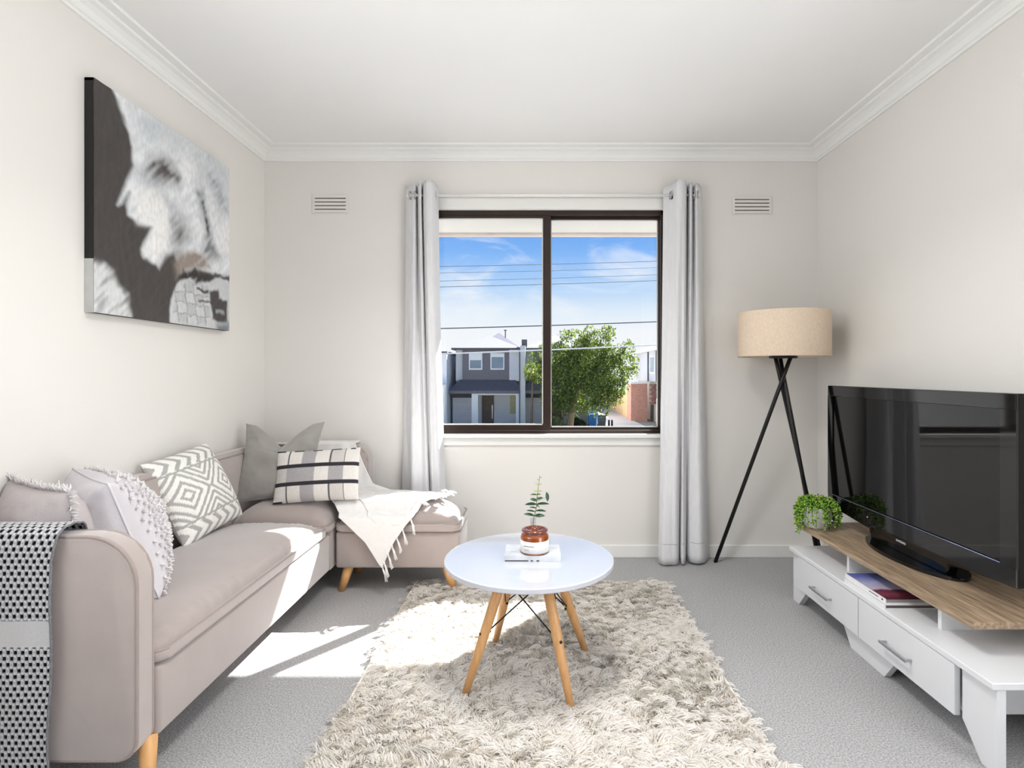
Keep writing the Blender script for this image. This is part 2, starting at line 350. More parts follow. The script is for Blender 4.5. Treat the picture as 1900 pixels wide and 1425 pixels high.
curtain('light grey linen curtain hanging beside the floor lamp',
        [(1231, 3.21), (1241, 3.18), (1251, 3.13), (1257, 3.08), (1266, 3.075), (1272, 3.10), (1275, 3.19), (1279, 3.13), (1283, 3.12), (1286, 3.19), (1291, 3.14), (1297, 3.16), (1302, 3.22)],
        [(1222, 3.13), (1230, 3.085), (1246, 3.08), (1257, 3.095), (1261, 3.17), (1264, 3.10), (1270, 3.10), (1273, 3.18), (1277, 3.15), (1284, 3.11), (1298, 3.10), (1308, 3.125), (1314, 3.19)], mid=1.25)
o = (.075, 3.15, 2.10); rod = empty('curtain_rod', o, 'thin white curtain rod with dark brackets above the window', 'curtain rod')
bm = bmesh.new(); tube(bm, [(-.715, 3.15, 2.10), (.935, 3.15, 2.10)], .008, 12); bm_obj('pole', bm, TRIM, rod, o, True)
for x in (-.60, .795):
    bm = bmesh.new(); tube(bm, [(x, 3.15, 2.088), (x, 3.17, 2.078), (x, 3.235, 2.075)], .007, 8); box(bm, x - .012, x + .012, 3.232, 3.2499, 2.05, 2.10, .003); lathe(bm, [(0, -.014), (.012, -.012), (.013, .004), (0, .006)], (x, 3.15, 2.09), 12)
    bm_obj('bracket', bm, BLACKM, rod, o, True)
for x in (-.715, .935):
    bm = bmesh.new(); lathe(bm, [(0, -.014), (.012, -.008), (.014, 0), (.012, .008), (0, .014)], (x, 3.15, 2.10), 14); bm_obj('finial', bm, TRIM, rod, o, True)

# ------------------------------------------------------------------ painting
def seg_dist(px, py, poly):
    d = np.full(px.shape, 9e9); inside = np.zeros(px.shape, bool); n = len(poly)
    for i in range(n):
        ax, ay = poly[i]; bx, by = poly[(i + 1) % n]; ex, ey = bx - ax, by - ay
        t = np.clip(((px - ax) * ex + (py - ay) * ey) / (ex * ex + ey * ey + 1e-12), 0, 1)
        d = np.minimum(d, np.hypot(px - ax - t * ex, py - ay - t * ey))
        c = ((ay > py) != (by > py)) & (px < (bx - ax) * (py - ay) / (by - ay + 1e-12) + ax); inside ^= c
    return np.where(inside, d, -d)
def painting():
    n = 190; u, v = np.meshgrid(np.linspace(0, 1, n), np.linspace(0, 1, n))
    f1 = np.array([[nz(a * 9, b * 9, 1) for a in u[0]] for b in v[:, 0]]); f2 = np.array([[nz(a * 26, b * 22, 5) for a in u[0]] for b in v[:, 0]])
    f3 = np.array([[nz(a * 44, b * 9, 9) for a in u[0]] for b in v[:, 0]])
    f4 = np.array([[nz((a + .7 * b) * 7, (b - a) * 30, 12) for a in u[0]] for b in v[:, 0]])
    uu = u + .012 * f1 + .008 * f2; vv = v + .012 * f2 + .008 * f1
    img = np.zeros((n, n, 3)); img[:] = lin((66, 61, 60)); img *= (1 + .22 * f3)[..., None]
    def lay(poly, rgb, soft, op=1.0, tex=.0):
        d = seg_dist(uu, vv, poly); a = np.clip(d / soft * .5 + .5, 0, 1); a = a * a * (3 - 2 * a) * op
        a = np.clip(a * (1 + tex * f4 * 2), 0, 1)[..., None]; img[:] = img * (1 - a) + np.array(lin(rgb)) * a
    L = [(.1, .998), (.144, .942), (.185, .862), (.214, .793), (.217, .702), (.185, .617), (.128, .495), (.158, .518), (.202, .578), (.185, .527), (.197, .476), (.251, .446), (.347, .459), (.314, .407), (.273, .33), (.286, .291), (.395, .265), (.437, .323), (.495, .362), (.556, .271), (.687, .317), (.907, .325), (1.1, .354), (1.1, 1.1), (.1, 1.1)]
    lay(L, (224, 227, 230), .018)
    a = np.clip(seg_dist(uu, vv, L) / .02, 0, 1)[..., None]; img *= 1 + a * (.16 * f4 + .14 * f1)[..., None]
    lay([(.276, .942), (.381, 1.0), (.437, .978), (.328, .88)], (176, 186, 194), .12, .7, .4)
    lay([(.556, .898), (.653, .916), (.687, .864), (.588, .805)], (240, 240, 240), .06, .9, .3)
    lay([(.45, .99), (.9, .8), (1, .9), (.9, 1.05)], (186, 192, 197), .14, .55, .8)
    lay([(.257, .69), (.354, .756), (.437, .708), (.381, .669), (.301, .66)], (140, 148, 154), .07, .8, .4)
    lay([(.341, .789), (.423, .823), (.541, .777), (.526, .74), (.423, .723), (.328, .726)], (92, 88, 86), .06, .95, .5)
    lay([(.40, .80), (.425, .81), (.47, .76), (.43, .745)], (62, 58, 57), .03, .9)
    lay([(.214, .591), (.354, .64), (.466, .577), (.481, .46), (.381, .287), (.301, .318), (.354, .465), (.251, .455)], (243, 242, 240), .04, .9, .2)
    lay([(.437, .628), (.495, .627), (.556, .584), (.495, .546)], (168, 168, 176), .06, .8, .4)
    lay([(.495, .525), (.556, .543), (.596, .469), (.556, .407), (.495, .423)], (104, 104, 104), .07, .9, .4)
    lay([(.687, .744), (.739, .762), (.83, .506), (.907, .431), (.793, .384), (.739, .439), (.775, .549)], (120, 124, 128), .045, .85, .5)
    lay([(.73, .7), (.745, .71), (.80, .56), (.785, .55)], (60, 60, 62), .016, .9, .5)
    lay([(.793, .882), (.887, .894), (.967, .78), (.988, .726), (.907, .737)], (150, 156, 164), .07, .8, .6)
    lay([(.86, .6), (1.02, .7), (1.02, .42), (.9, .47)], (240, 240, 241), .06, .85, .3)
    lay([(.128, .495), (.158, .518), (.202, .578), (.197, .56)], (170, 176, 184), .02, .8)
    lay([(.488, .309), (.556, .375), (.653, .413), (.757, .41), (.811, .353), (.687, .317), (.556, .271), (.51, .237)], (150, 138, 130), .03, 1, .2)
    lay([(.40, .27), (.44, .33), (.53, .375), (.49, .30), (.50, .23)], (70, 62, 56), .05, .9)
    lay([(.533, .225), (.62, .267), (.704, .266), (.793, .259), (.849, .303), (1.1, .304), (1.1, -.1), (.473, -.1), (.473, .113)], (206, 208, 210), .012)
    k = ((np.floor(uu * 13 + 2 * vv) + np.floor(vv * 17)) % 2)[..., None]; m = np.clip(seg_dist(uu, vv, [(.50, .2), (.62, .25), (.80, .24), (.82, .0), (.48, .0)]) / .02, 0, 1)[..., None]
    img *= 1 - .16 * k * m; gr = ((np.abs((uu * 13 + 2 * vv) % 1 - .5) > .44) | (np.abs((vv * 17) % 1 - .5) > .45))[..., None]; img *= 1 - .35 * m * gr
    lay([(.526, .224), (.572, .295), (.604, .264), (.67, .325), (.704, .288), (.83, .3), (.868, .33), (.907, .325), (.793, .27), (.687, .241), (.62, .256)], (34, 29, 28), .014, .95, .3)
    lay([(.802, .215), (.887, .234), (.897, .183), (.978, .182), (.978, .05), (.887, .041), (.83, .059)], (44, 36, 34), .012, .95)
    lay([(.687, .219), (.793, .214), (.793, .197), (.687, .203)], (50, 46, 46), .008); lay([(.704, .156), (.83, .156), (.83, .145), (.704, .145)], (50, 46, 46), .008)
    lay([(.86, .12), (.95, .11), (.95, .09), (.86, .1)], (150, 152, 156), .008); lay([(.87, .03), (1, .05), (1, -.1), (.87, -.1)], (120, 126, 132), .03)
    lay([(-.1, .227), (.052, .21), (.105, .194), (.133, .138), (.185, .101), (.202, .003), (.2, -.1), (-.1, -.1)], (212, 214, 214), .03, .95, .45)
    img = np.clip(img, .01, .95)
    Y0, Y1, Z0, Z1, XF, XW = 1.948, 2.815, 1.30, 2.13, -1.556, XL + .001
    root_o = (XW, (Y0 + Y1) / 2, Z0)
    root = empty('painting', root_o, 'large black and white abstract canvas hanging on the wall above the sofa', 'painting')
    vs = [(XF + .0012 * f4[j, i], Y0 + (Y1 - Y0) * u[j, i], Z0 + (Z1 - Z0) * v[j, i]) for j in range(n) for i in range(n)]
    m = mat('oil_paint', rough=.5, attr=True, var=.12, scale=60, bump=.25, bscale=90, stretch=(1, 1, .5))
    py_obj('canvas_face', vs, grid_faces(n, n, flip=False), m, root, root_o, True, img.reshape(-1, 3))
    # wrapped canvas edges: painted black, pale along the bottom of the near edge
    bm = bmesh.new()
    for e in ((XW, XF - .0015, Y0, Y0 + .01, Z0 + .19, Z1), (XW, XF - .0015, Y0, Y1, Z1 - .01, Z1 - .0005), (XW, XF - .0015, Y1 - .01, Y1 - .0005, Z0, Z1), (XW, XF - .0015, Y0 + .01, Y1, Z0 + .0005, Z0 + .01)): box(bm, *e)
    bm_obj('wrapped_edge', bm, mat('black_edge_paint', (16, 15, 15), .6, var=.1), root, root_o)
    tag(boxo('pale_edge', (XW, XF - .0015, Y0, Y0 + .01, Z0, Z0 + .19), mat('pale_edge_paint', (196, 197, 195), .6, var=.08, scale=14), root, root_o), 'pale grey painted edge strip')
painting()

# ------------------------------------------------------------------ sofa
SO = (-1.29, 2.2, 0)
sofa = empty('corner_sofa', SO, 'beige velour corner sofa with piped edges along the wall under the painting', 'sofa')
SX = -1.0       # front plane of the long seat
boxo('base', (-1.575, SX, 1.47, 2.70, .115, .302), SOFA, sofa, SO, bev=.014, seg=3, smooth=True)
boxo('base', (-1.575, SX + .005, 2.695, 3.19, .115, .318), SOFA, sofa, SO, bev=.014, seg=3, smooth=True)
def outline(x0, x1, z0, z1, rt, rb, k=9):
    p = [(x0, z0), (x1 - rb, z0)]
    p += [(x1 - rb + rb * math.sin(a), z0 + rb - rb * math.cos(a)) for a in [math.pi / 2 * i / k for i in range(1, k + 1)]]
    p += [(x1 - rt + rt * math.cos(a), z1 - rt + rt * math.sin(a)) for a in [math.pi / 2 * i / k for i in range(0, k + 1)]]
    p += [(x0, z1)]; return p
# thin padded arm at the near end
AO = outline(-1.575, SX - .012, .092, .668, .125, .055)
bm = bmesh.new(); prism(bm, AO, 'y', 1.405, 1.468, bev=.012, seg=3); arm = bm_obj('arm', bm, SOFA, sofa, SO, True)
def shrink(P, d): cx = sum(p[0] for p in P) / len(P); cz = sum(p[1] for p in P) / len(P); return [(x - d * (1 if x > cx else 0), z - d * (1 if z > cz else -1)) for x, z in P]
for y in (1.409, 1.464):
    bm = bmesh.new(); tube(bm, [(x, y, z) for x, z in shrink(AO, .003)], .0052, 8); bm_obj('piping', bm, PIPE, arm, None, True).data.transform(Matrix.Translation(-Vector(SO)))
# long back along the wall, and short back along the window wall
def back_long():
    bm = bmesh.new(); prism(bm, [(-1.578, .12), (-1.47, .12), (-1.475, .60), (-1.49, .665), (-1.52, .69), (-1.555, .69), (-1.578, .675)], 'y', 1.47, 3.19, bev=.01, seg=2)
    b = bm_obj('backrest', bm, SOFA, sofa, SO, False)
    bm = bmesh.new(); tube(bm, [(-1.497, 1.475, .672), (-1.497, 3.05, .672)], .005, 8); p = bm_obj('piping', bm, PIPE, b, SO, True)
    return b
back_long()
BO = outline(-1.56, -.925, .20, .688, .10, .01)
bm = bmesh.new(); prism(bm, BO, 'y', 3.075, 3.185, bev=.016, seg=3); b2 = bm_obj('backrest', bm, SOFA, sofa, SO, True)
bm = bmesh.new(); tube(bm, [(x, 3.08, z) for x, z in shrink(BO, .005)], .0052, 8); bm_obj('piping', bm, PIPE, b2, SO, True)
def cushion(name, parent, off, x0, x1, y0, y1, zb, zf, zt, nx=3.2, ny=3.2, seed=0, gather=.004, over=.012):
    """padded seat pad: flat welt edge below a puffed top"""
    c = bpy.data.objects.new(name, None); COL.objects.link(c); c.parent = parent
    n, m = 44, int(44 * max(1, (y1 - y0) / (x1 - x0) * .8)); v = []
    for j in range(m):
        for i in range(n):
            u = -1 + 2 * i / (n - 1); t = -1 + 2 * j / (m - 1)
            u = math.copysign(abs(u) ** .75, u); t = math.copysign(abs(t) ** .75, t)
            h = max(0, 1 - abs(u) ** (nx * 2)) ** .5 * max(0, 1 - abs(t) ** (ny * 2)) ** .5
            dome = (1 - .22 * u * u) * (1 - .10 * t * t)
            edge = max(abs(u), abs(t)); g = gather * smooth01((edge - .8) / .15) * nz(u * 14, t * 14 * (y1 - y0) / (x1 - x0), seed)
            r = .035; x = (x0 + x1) / 2 + u * (x1 - x0) / 2; y = (y0 + y1) / 2 + t * (y1 - y0) / 2
            # round the plan corners
            k = max(0, abs(u) + abs(t) - 1.75) * .10; x -= math.copysign(k * (x1 - x0) * .5, u); y -= math.copysign(k * (x1 - x0) * .5, t)
            v.append((x, y, zf + (zt - zf) * h * dome + g + .004 * h * nz(x * 5, y * 5, seed)))
    py_obj('padded_top', v, grid_faces(n, m), SOFA, c, off)
    bm = bmesh.new(); prism(bm, rrect(x0 - over, x1 + over, y0 - over, y1 + over, .035), 'z', zb, zf + .003, bev=.009, seg=3); bm_obj('welt_edge', bm, SOFA, c, off, True)
    bm = bmesh.new(); tube(bm, [(x, y, zf + .002) for x, y in rrect(x0 - over + .004, x1 + over - .004, y0 - over + .004, y1 + over - .004, .035)], .0042, 8, closed=True); bm_obj('piping', bm, PIPE, c, off, True)
    return c
cushion('seat_cushion', sofa, SO, -1.462, -1.012, 1.49, 2.63, .309, .336, .41, seed=2, over=.021, gather=.009)
cushion('corner_cushion', sofa, SO, -1.462, -.995, 2.645, 3.062, .318, .345, .452, nx=2.2, ny=2.0, seed=5, over=.008)
def leg(parent, off, top, foot, r0, r1, m=OAK):
    bm = bmesh.new(); tube(bm, [top, Vector(top).lerp(Vector(foot), .5), foot], [r0, (r0 + r1) / 2, r1], 16); return bm_obj('leg', bm, m, parent, off, True)
leg(sofa, SO, (-1.03, 1.47, .12), (-1.005, 1.435, 0), .024, .016)
leg(sofa, SO, (-1.53, 1.47, .12), (-1.55, 1.435, 0), .024, .016); leg(sofa, SO, (-1.53, 3.12, .12), (-1.555, 3.15, 0), .024, .016); leg(sofa, SO, (-1.06, 3.10, .12), (-1.04, 3.14, 0), .024, .016)

# ottoman / chaise unit
OO = (-.66, 2.88, 0)
ott = empty('ottoman', OO, 'beige velour ottoman unit with oak legs under the window end of the sofa', 'ottoman')
boxo('base', (-.978, -.366, 2.715, 3.035, .122, .302), SOFA, ott, OO, bev=.014, seg=3, smooth=True)
cushion('seat_cushion', ott, OO, -.965, -.378, 2.715, 3.035, .306, .338, .432, nx=2.6, ny=2.0, seed=9, over=.014)
for x, y, dx in ((-.925, 2.76, -.035), (-.44, 2.76, .038), (-.925, 2.99, -.035), (-.44, 2.99, .038)):
    leg(ott, OO, (x, y, .125), (x + dx, y - .012 if y < 2.9 else y + .012, .012 if (x > -.6 and y < 2.9) else 0), .026, .017)

# ------------------------------------------------------------------ cushions
def pillow(name, label, wd, ht, th, loc, yaw, lean, roll, m, colf=None, n=60, pinch=.07, chop=0, seed=0, wr=.004, dispf=None, backcol=None, pw=.45):
    root = empty(name, loc, label, 'cushion', 'scatter cushions on the sofa')
    root.matrix_basis = Matrix.Translation(Vector(loc)) @ Matrix.Rotation(R(yaw), 4, 'Z') @ Matrix.Rotation(R(-lean), 4, 'X') @ Matrix.Rotation(R(roll), 4, 'Y')
    def P(u, v, s):
        x = wd / 2 * u * (1 - pinch * (1 - v * v) * abs(u) ** 2); z = ht / 2 * v * (1 - pinch * (1 - u * u) * abs(v) ** 2)
        if chop and v > -.2: z -= chop * max(0, 1 - abs(u) / .75) ** 1.3 * smooth01((v + .2) / 1.2)
        h = (max(0, 1 - u * u) * max(0, 1 - v * v)) ** pw
        t = th / 2 * h * (1 - (.35 * max(0, 1 - abs(u) / .5) * smooth01(v) if chop else 0))
        wk = wr * h * nz(u * 2.6 + seed, v * 2.6, s) + wr * .8 * (h ** .5) * (1 - h) * nz(u * 7, v * 7, seed + s)
        d = dispf(u, v) * smooth01(h * 4) if (dispf and s < 0) else 0
        return (x, s * (t + wk + d), z + ht / 2 * (1 - pinch * .6))
    vs, cs = [], []
    for s in (-1, 1):
        for j in range(n):
            for i in range(n):
                u = math.sin(math.pi / 2 * (-1 + 2 * i / (n - 1))) * .55 + (-1 + 2 * i / (n - 1)) * .45; v = math.sin(math.pi / 2 * (-1 + 2 * j / (n - 1))) * .55 + (-1 + 2 * j / (n - 1)) * .45
                vs.append(P(u, v, s))
                if colf: cs.append(colf(u, v) if (s < 0 or backcol is None) else backcol)
    f = grid_faces(n, n) + grid_faces(n, n, n * n, True)
    py_obj('cover', vs, f, m, root, None, True, cs if colf else None)
    return root, P
def seam(root, P, m, r=.004, top_only=False):
    pts = [P(-1 + 2 * i / 24, -1, 1) for i in range(24)] + [P(1, -1 + 2 * i / 24, 1) for i in range(24)] + [P(1 - 2 * i / 24, 1, 1) for i in range(24)] + [P(-1, 1 - 2 * i / 24, 1) for i in range(24)]
    bm = bmesh.new(); tube(bm, pts, r, 6, closed=True); bm_obj('seam_piping', bm, m, root, None, True)
LILAC = mat('lilac_grey_cotton', (206, 202, 206), .9, var=.03, scale=14, bump=.2, bscale=200, sheen=.1)
FRNG = mat('fringe_cotton', (224, 220, 220), .95, var=.06, scale=40)
# fringed grey cushion behind the arm
r1, P1 = pillow('fringed_cushion', 'lilac grey cushion with frayed fringe tucked behind the near sofa arm', .37, .37, .20, (-1.405, 1.63, .40), 152, 8, 0, mat('dusty_lilac_cotton', (188, 180, 180), .9, var=.04, scale=10, bump=.2, bscale=180), seed=3, wr=.010, pinch=.05)
bm = bmesh.new()
for e in range(4):
    for i in range(120):
        t = -1 + 2 * i / 119; u, v, d = ((t, -1, (0, -1)), (1, t, (1, 0)), (t, 1, (0, 1)), (-1, t, (-1, 0)))[e]
        p = Vector(P1(u, v, 1)); L = random.uniform(.014, .024); q = p + Vector((d[0] * L + random.uniform(-.006, .006), random.uniform(-.012, .012), d[1] * L + random.uniform(-.006, .006)))
        tube(bm, [p, (p + q) / 2 + Vector((0, random.uniform(-.004, .004), 0)), q], [.0022, .002, .001], 4)
tag(bm_obj('fringe', bm, FRNG, r1, None, True), kind='stuff')
# tufted lilac cushion
r2, P2 = pillow('tufted_cushion', 'lilac white cushion with rows of tufts facing the seat', .40, .39, .25, (-1.295, 1.80, .405), 141, 19, 0, LILAC, seed=8, wr=.016, pinch=.05)
bm = bmesh.new()
for a in range(19):
    for b in range(20):
        u, v = -.95 + a * .104 + (.052 if b % 2 else 0), -.95 + b * .10
        if abs(u) > .96: continue
        p = Vector(P2(u, v, -1)); nrm = Vector((u * .5, -1, v * .5)).normalized()
        for k in range(5):
            q = p + nrm * random.uniform(.007, .012) + Vector((random.uniform(-.008, .008), 0, random.uniform(-.008, .008)))
            tube(bm, [p, q], [.0034, .0022], 4)
tag(bm_obj('tufts', bm, FRNG, r2, None, True), kind='stuff')
seam(r2, P2, mat('seam_lilac', (214, 211, 214), .9, var=.02), .0035)
# geometric cushion
GW, GG = lin((240, 238, 232)), lin((176, 175, 172))
def geo(u, v):
    a, b = (u + 1) / 2, (v + 1) / 2
    if b > .80 or b < .20:
        bb = abs(b - .5) - .3; k = (a * 6.5 + abs((bb / .2) - .5) * 1.4) % 1
        return GG if k < .40 else GW
    if abs(abs(b - .5) - .285) < .012: return GG
    bb = (b - .22) / .56; x = (a * 1.6 + .2) % 1 - .5; y = bb - .5; d = abs(x) * 2 + abs(y) * 2
    if d < .16: return GW
    if d < .30: return GG
    if d < .48: return GW
    if d < .64: return GG
    if d < .80: return GW
    k = (d * 3.4) % 1
    return GG if k < .5 else GW
GEO = mat('geometric_weave', rough=.95, attr=True, var=.06, scale=120, bump=.3, bscale=260, spec=.1)
r3, P3 = pillow('geometric_cushion', 'grey and white diamond patterned cushion leaning on the sofa back', .39, .375, .15, (-1.375, 2.38, .408), 84, 25, -6, GEO, geo, n=110, seed=4, pinch=.035, dispf=lambda u, v: (.002 if geo(u, v) == GW else 0), backcol=GG, wr=.003)
# grey velvet cushion
VELV = mat('grey_velvet', (150, 147, 142), .75, var=.10, scale=7, bump=.1, bscale=300, sheen=.5)
r4, P4 = pillow('velvet_cushion', 'plain grey velvet cushion with a dented top in the sofa corner', .405, .425, .15, (-1.30, 2.76, .448), 4, 24, -1, VELV, seed=11, chop=.115, pinch=.12, wr=.012)
# plaid lumbar cushion
K, IV, GY, TN = lin((58, 55, 60)), lin((226, 222, 217)), lin((178, 175, 176)), lin((206, 201, 197))
def plaid(u, v):
    a, b = (u + 1) / 2, (v + 1) / 2
    for c in (.33, .665):
        if abs(b - c) < .035: return K
    if b > .965 and .0 < a < .95 and (int(a * 9) % 2 == 0 or a < .12): return K
    if b < .03 and a < .12: return K
    col = [IV, IV, GY, IV, TN, IV][min(5, int(a * 6))] if not (.33 < b < .665) else [TN, GY, GY, IV, GY, IV][min(5, int(a * 6))]
    fx = (a * 6) % 1
    if fx < .08 and not (.33 < b < .665) and int(a * 6) in (1, 4, 5): return lin((96, 92, 96))
    t = (.5 + .5 * math.sin(b * 230)); return tuple(c * (1 - .22 * t * (1 if col is GY else .35)) for c in col)
r5, P5 = pillow('plaid_cushion', 'cream and grey plaid lumbar cushion with two black stripes', .415, .262, .11, (-1.075, 2.715, .452), 2, 20, -3, mat('plaid_weave', rough=.95, attr=True, var=.07, scale=140, bump=.35, bscale=280, spec=.1), plaid, n=120, seed=21, pinch=.03, wr=.003)

# ------------------------------------------------------------------ white fringed throw over sofa back and ottoman
THROW = mat('white_cotton_throw', (236, 234, 232), .95, var=.025, scale=50, bump=.18, bscale=260, spec=.1, sheen=.15)
def interp(t, xs, ys): return float(np.interp(t, xs, ys))
def throw():
    H = .25; D = .36                       # drop down the back, run over the seat
    def place(x, s, lift):
        # s measured along the cloth: negative behind the back, then down its face, over the seat pad, down the front
        wob = .010 * nz(x * 9, s * 7, 2) + .006 * nz(x * 22, s * 10, 4)
        if s < 0: return (x, 3.13 + min(.05, -s), .696 + wob * .4 + lift)
        if s < H:
            t = s / H; return (x, 3.065 - .05 * t * t + wob, .694 - (.694 - .45) * t)
        s2 = s - H
        if s2 < D:
            t = s2 / D; y = 3.02 - t * .31
            zz = .442 + .012 * smooth01((-.98 - x) / .1) - .05 * smooth01((t - .82) / .18) ** 2
            return (x, y, zz + .004 + abs(wob) * 1.1 + lift)
        d = s2 - D; return (x - .01 * d, 2.694 - .016 - .3 * wob - .01 * d, .392 - d + lift * .2)
    S = [-.05, 0, .12, .22, .27, .32, .40, .50, .60, .66, .74, .86]
    Lx = [-1.22, -1.24, -1.25, -1.26, -1.25, -1.22, -1.16, -1.07, -.97, -.905, -.82, -.742]
    Rx = [-1.0, -.995, -.945, -.885, -.74, -.50, -.435, -.50, -.575, -.625, -.68, -.735]
    n, k = 60, 110; v = []
    for j in range(k):
        s = -.05 + .91 * j / (k - 1); a, b = interp(s, S, Lx), interp(s, S, Rx)
        for i in range(n): v.append(place(a + (b - a) * i / (n - 1), s, 0))
    o = (-.85, 2.9, .44); root = empty('throw_blanket', o, 'white fringed cotton throw draped over the sofa back and ottoman', 'throw')
    c = py_obj('cloth', v, grid_faces(n, k), THROW, root, o); md = c.modifiers.new('thickness', 'SOLIDIFY'); md.thickness = .004; md.offset = 1
    # folded-back layer along the front diagonal
    v2 = []
    for j in range(40):
        t = j / 39; s = .40 + .26 * t
        a = interp(s, S, Lx) + .12 + .03 * t; b = interp(s, S, Rx) - .03
        for i in range(30):
            q = place(a + (b - a) * i / 29, s, .007); v2.append(q)
    f = py_obj('folded_layer', v2, grid_faces(30, 40), THROW, root, o); md = f.modifiers.new('thickness', 'SOLIDIFY'); md.thickness = .004; md.offset = 1
    # knotted tassels along the free edge
    for s in (.33, .38, .43, .48, .53, .58, .63, .68, .72, .76, .80, .84, .86):
        p = Vector(place(interp(s, S, Rx), s, .006)); bm = bmesh.new()
        for q in range(7):
            if s < .62: e = p + Vector((.03 + random.uniform(-.012, .015), -.02 + random.uniform(-.015, .015), -.002)); mid = (p + e) / 2 + Vector((random.uniform(-.006, .006), random.uniform(-.006, .006), .008))
            else: e = p + Vector((.022 + random.uniform(-.008, .008), -.012 + random.uniform(-.004, .002), -.062 + random.uniform(-.01, .006))); mid = p + Vector((.013 + random.uniform(-.003, .003), -.010, -.025))
            tube(bm, [p, mid, e], [.003, .0032, .0024], 5)
        lathe(bm, [(0, -.005), (.0055, -.002), (.0055, .002), (0, .005)], p, 8)
        bm_obj('tassel', bm, THROW, root, o, True)
throw()

# ------------------------------------------------------------------ black and white knitted throw over the near arm
def knit():
    px, py = .0185, .0152
    path = [(1.492, .42), (1.490, .60), (1.487, .655), (1.474, .682), (1.45, .690), (1.42, .689), (1.397, .680), (1.388, .655), (1.386, .60), (1.384, .40), (1.386, .20), (1.388, .05)]
    P = catmull([(0, a, b) for a, b in path], 600)
    L = [0]
    for a, b in zip(P, P[1:]): L.append(L[-1] + (b - a).length)
    tot = L[-1]; ns = int(tot / .0019); nx = 150; x0, x1 = -1.56, -1.215
    v, c = [], []; wht, gry, blk = np.array(lin((222, 221, 222))), np.array(lin((150, 151, 156))), np.array(lin((18, 17, 19)))
    idx = 0
    for j in range(ns):
        s = tot * j / (ns - 1)
        while idx < len(L) - 2 and L[idx + 1] < s: idx += 1
        f = (s - L[idx]) / max(1e-9, L[idx + 1] - L[idx]); p = P[idx].lerp(P[idx + 1], f); d = (P[idx + 1] - P[idx]).normalized(); nrm = Vector((0, d.z, -d.y)); 
        if nrm.dot(Vector((0, p.y - 1.437, p.z - .5))) < 0: nrm = -nrm
        band = p.y < 1.42 and .395 < p.z < .463
        for i in range(nx):
            x = x0 + (x1 - x0) * i / (nx - 1)
            if band:
                w_ = .5 + .5 * math.cos(2 * math.pi * x / .0062) * math.cos(2 * math.pi * s / .0056); hgt = .001 * w_; cc = wht * (.62 + .3 * w_)
            else:
                row = math.floor(s / py); xx = x / px + (.5 if row % 2 else 0); fx = xx % 1 - .5; fy = (s / py) % 1 - .5
                r_ = (abs(fx / .30)) ** 2.4 + (abs(fy / .37)) ** 2.4
                hole = smooth01((1.35 - r_) / .7)
                strand = .5 + .5 * math.cos(2 * math.pi * (fx * 2 + .5)) * math.cos(2 * math.pi * fy)
                cc = (gry * (1 - strand) + wht * strand) * (1 - hole) + blk * hole; hgt = .0026 * (1 - hole) * (.6 + .4 * strand)
            ex = (.012 * nz(s * 4, 1, 2) + .012 * smooth01((p.z - .60) / .09)) * (i / (nx - 1))
            q = p + nrm * (hgt + .002 * nz(x * 18, s * 12, 6)); v.append((x + ex, q.y, q.z)); c.append(cc)
    o = (-1.39, 1.44, .67); root = empty('knitted_throw', o, 'black and white open knit throw with a pale band hanging over the sofa arm', 'throw')
    py_obj('knit_sheet', v, grid_faces(nx, ns), mat('knit_yarn', rough=.95, attr=True, var=.08, scale=300, spec=.1), root, o, True, c)
    bm = bmesh.new(); e = [Vector(v[j * nx + nx - 1]) for j in range(0, ns, 4)]; tube(bm, e, .0028, 6); bm_obj('edge_binding', bm, mat('edge_yarn', (120, 120, 124), .95, var=.3, scale=160), root, o, True)
knit()

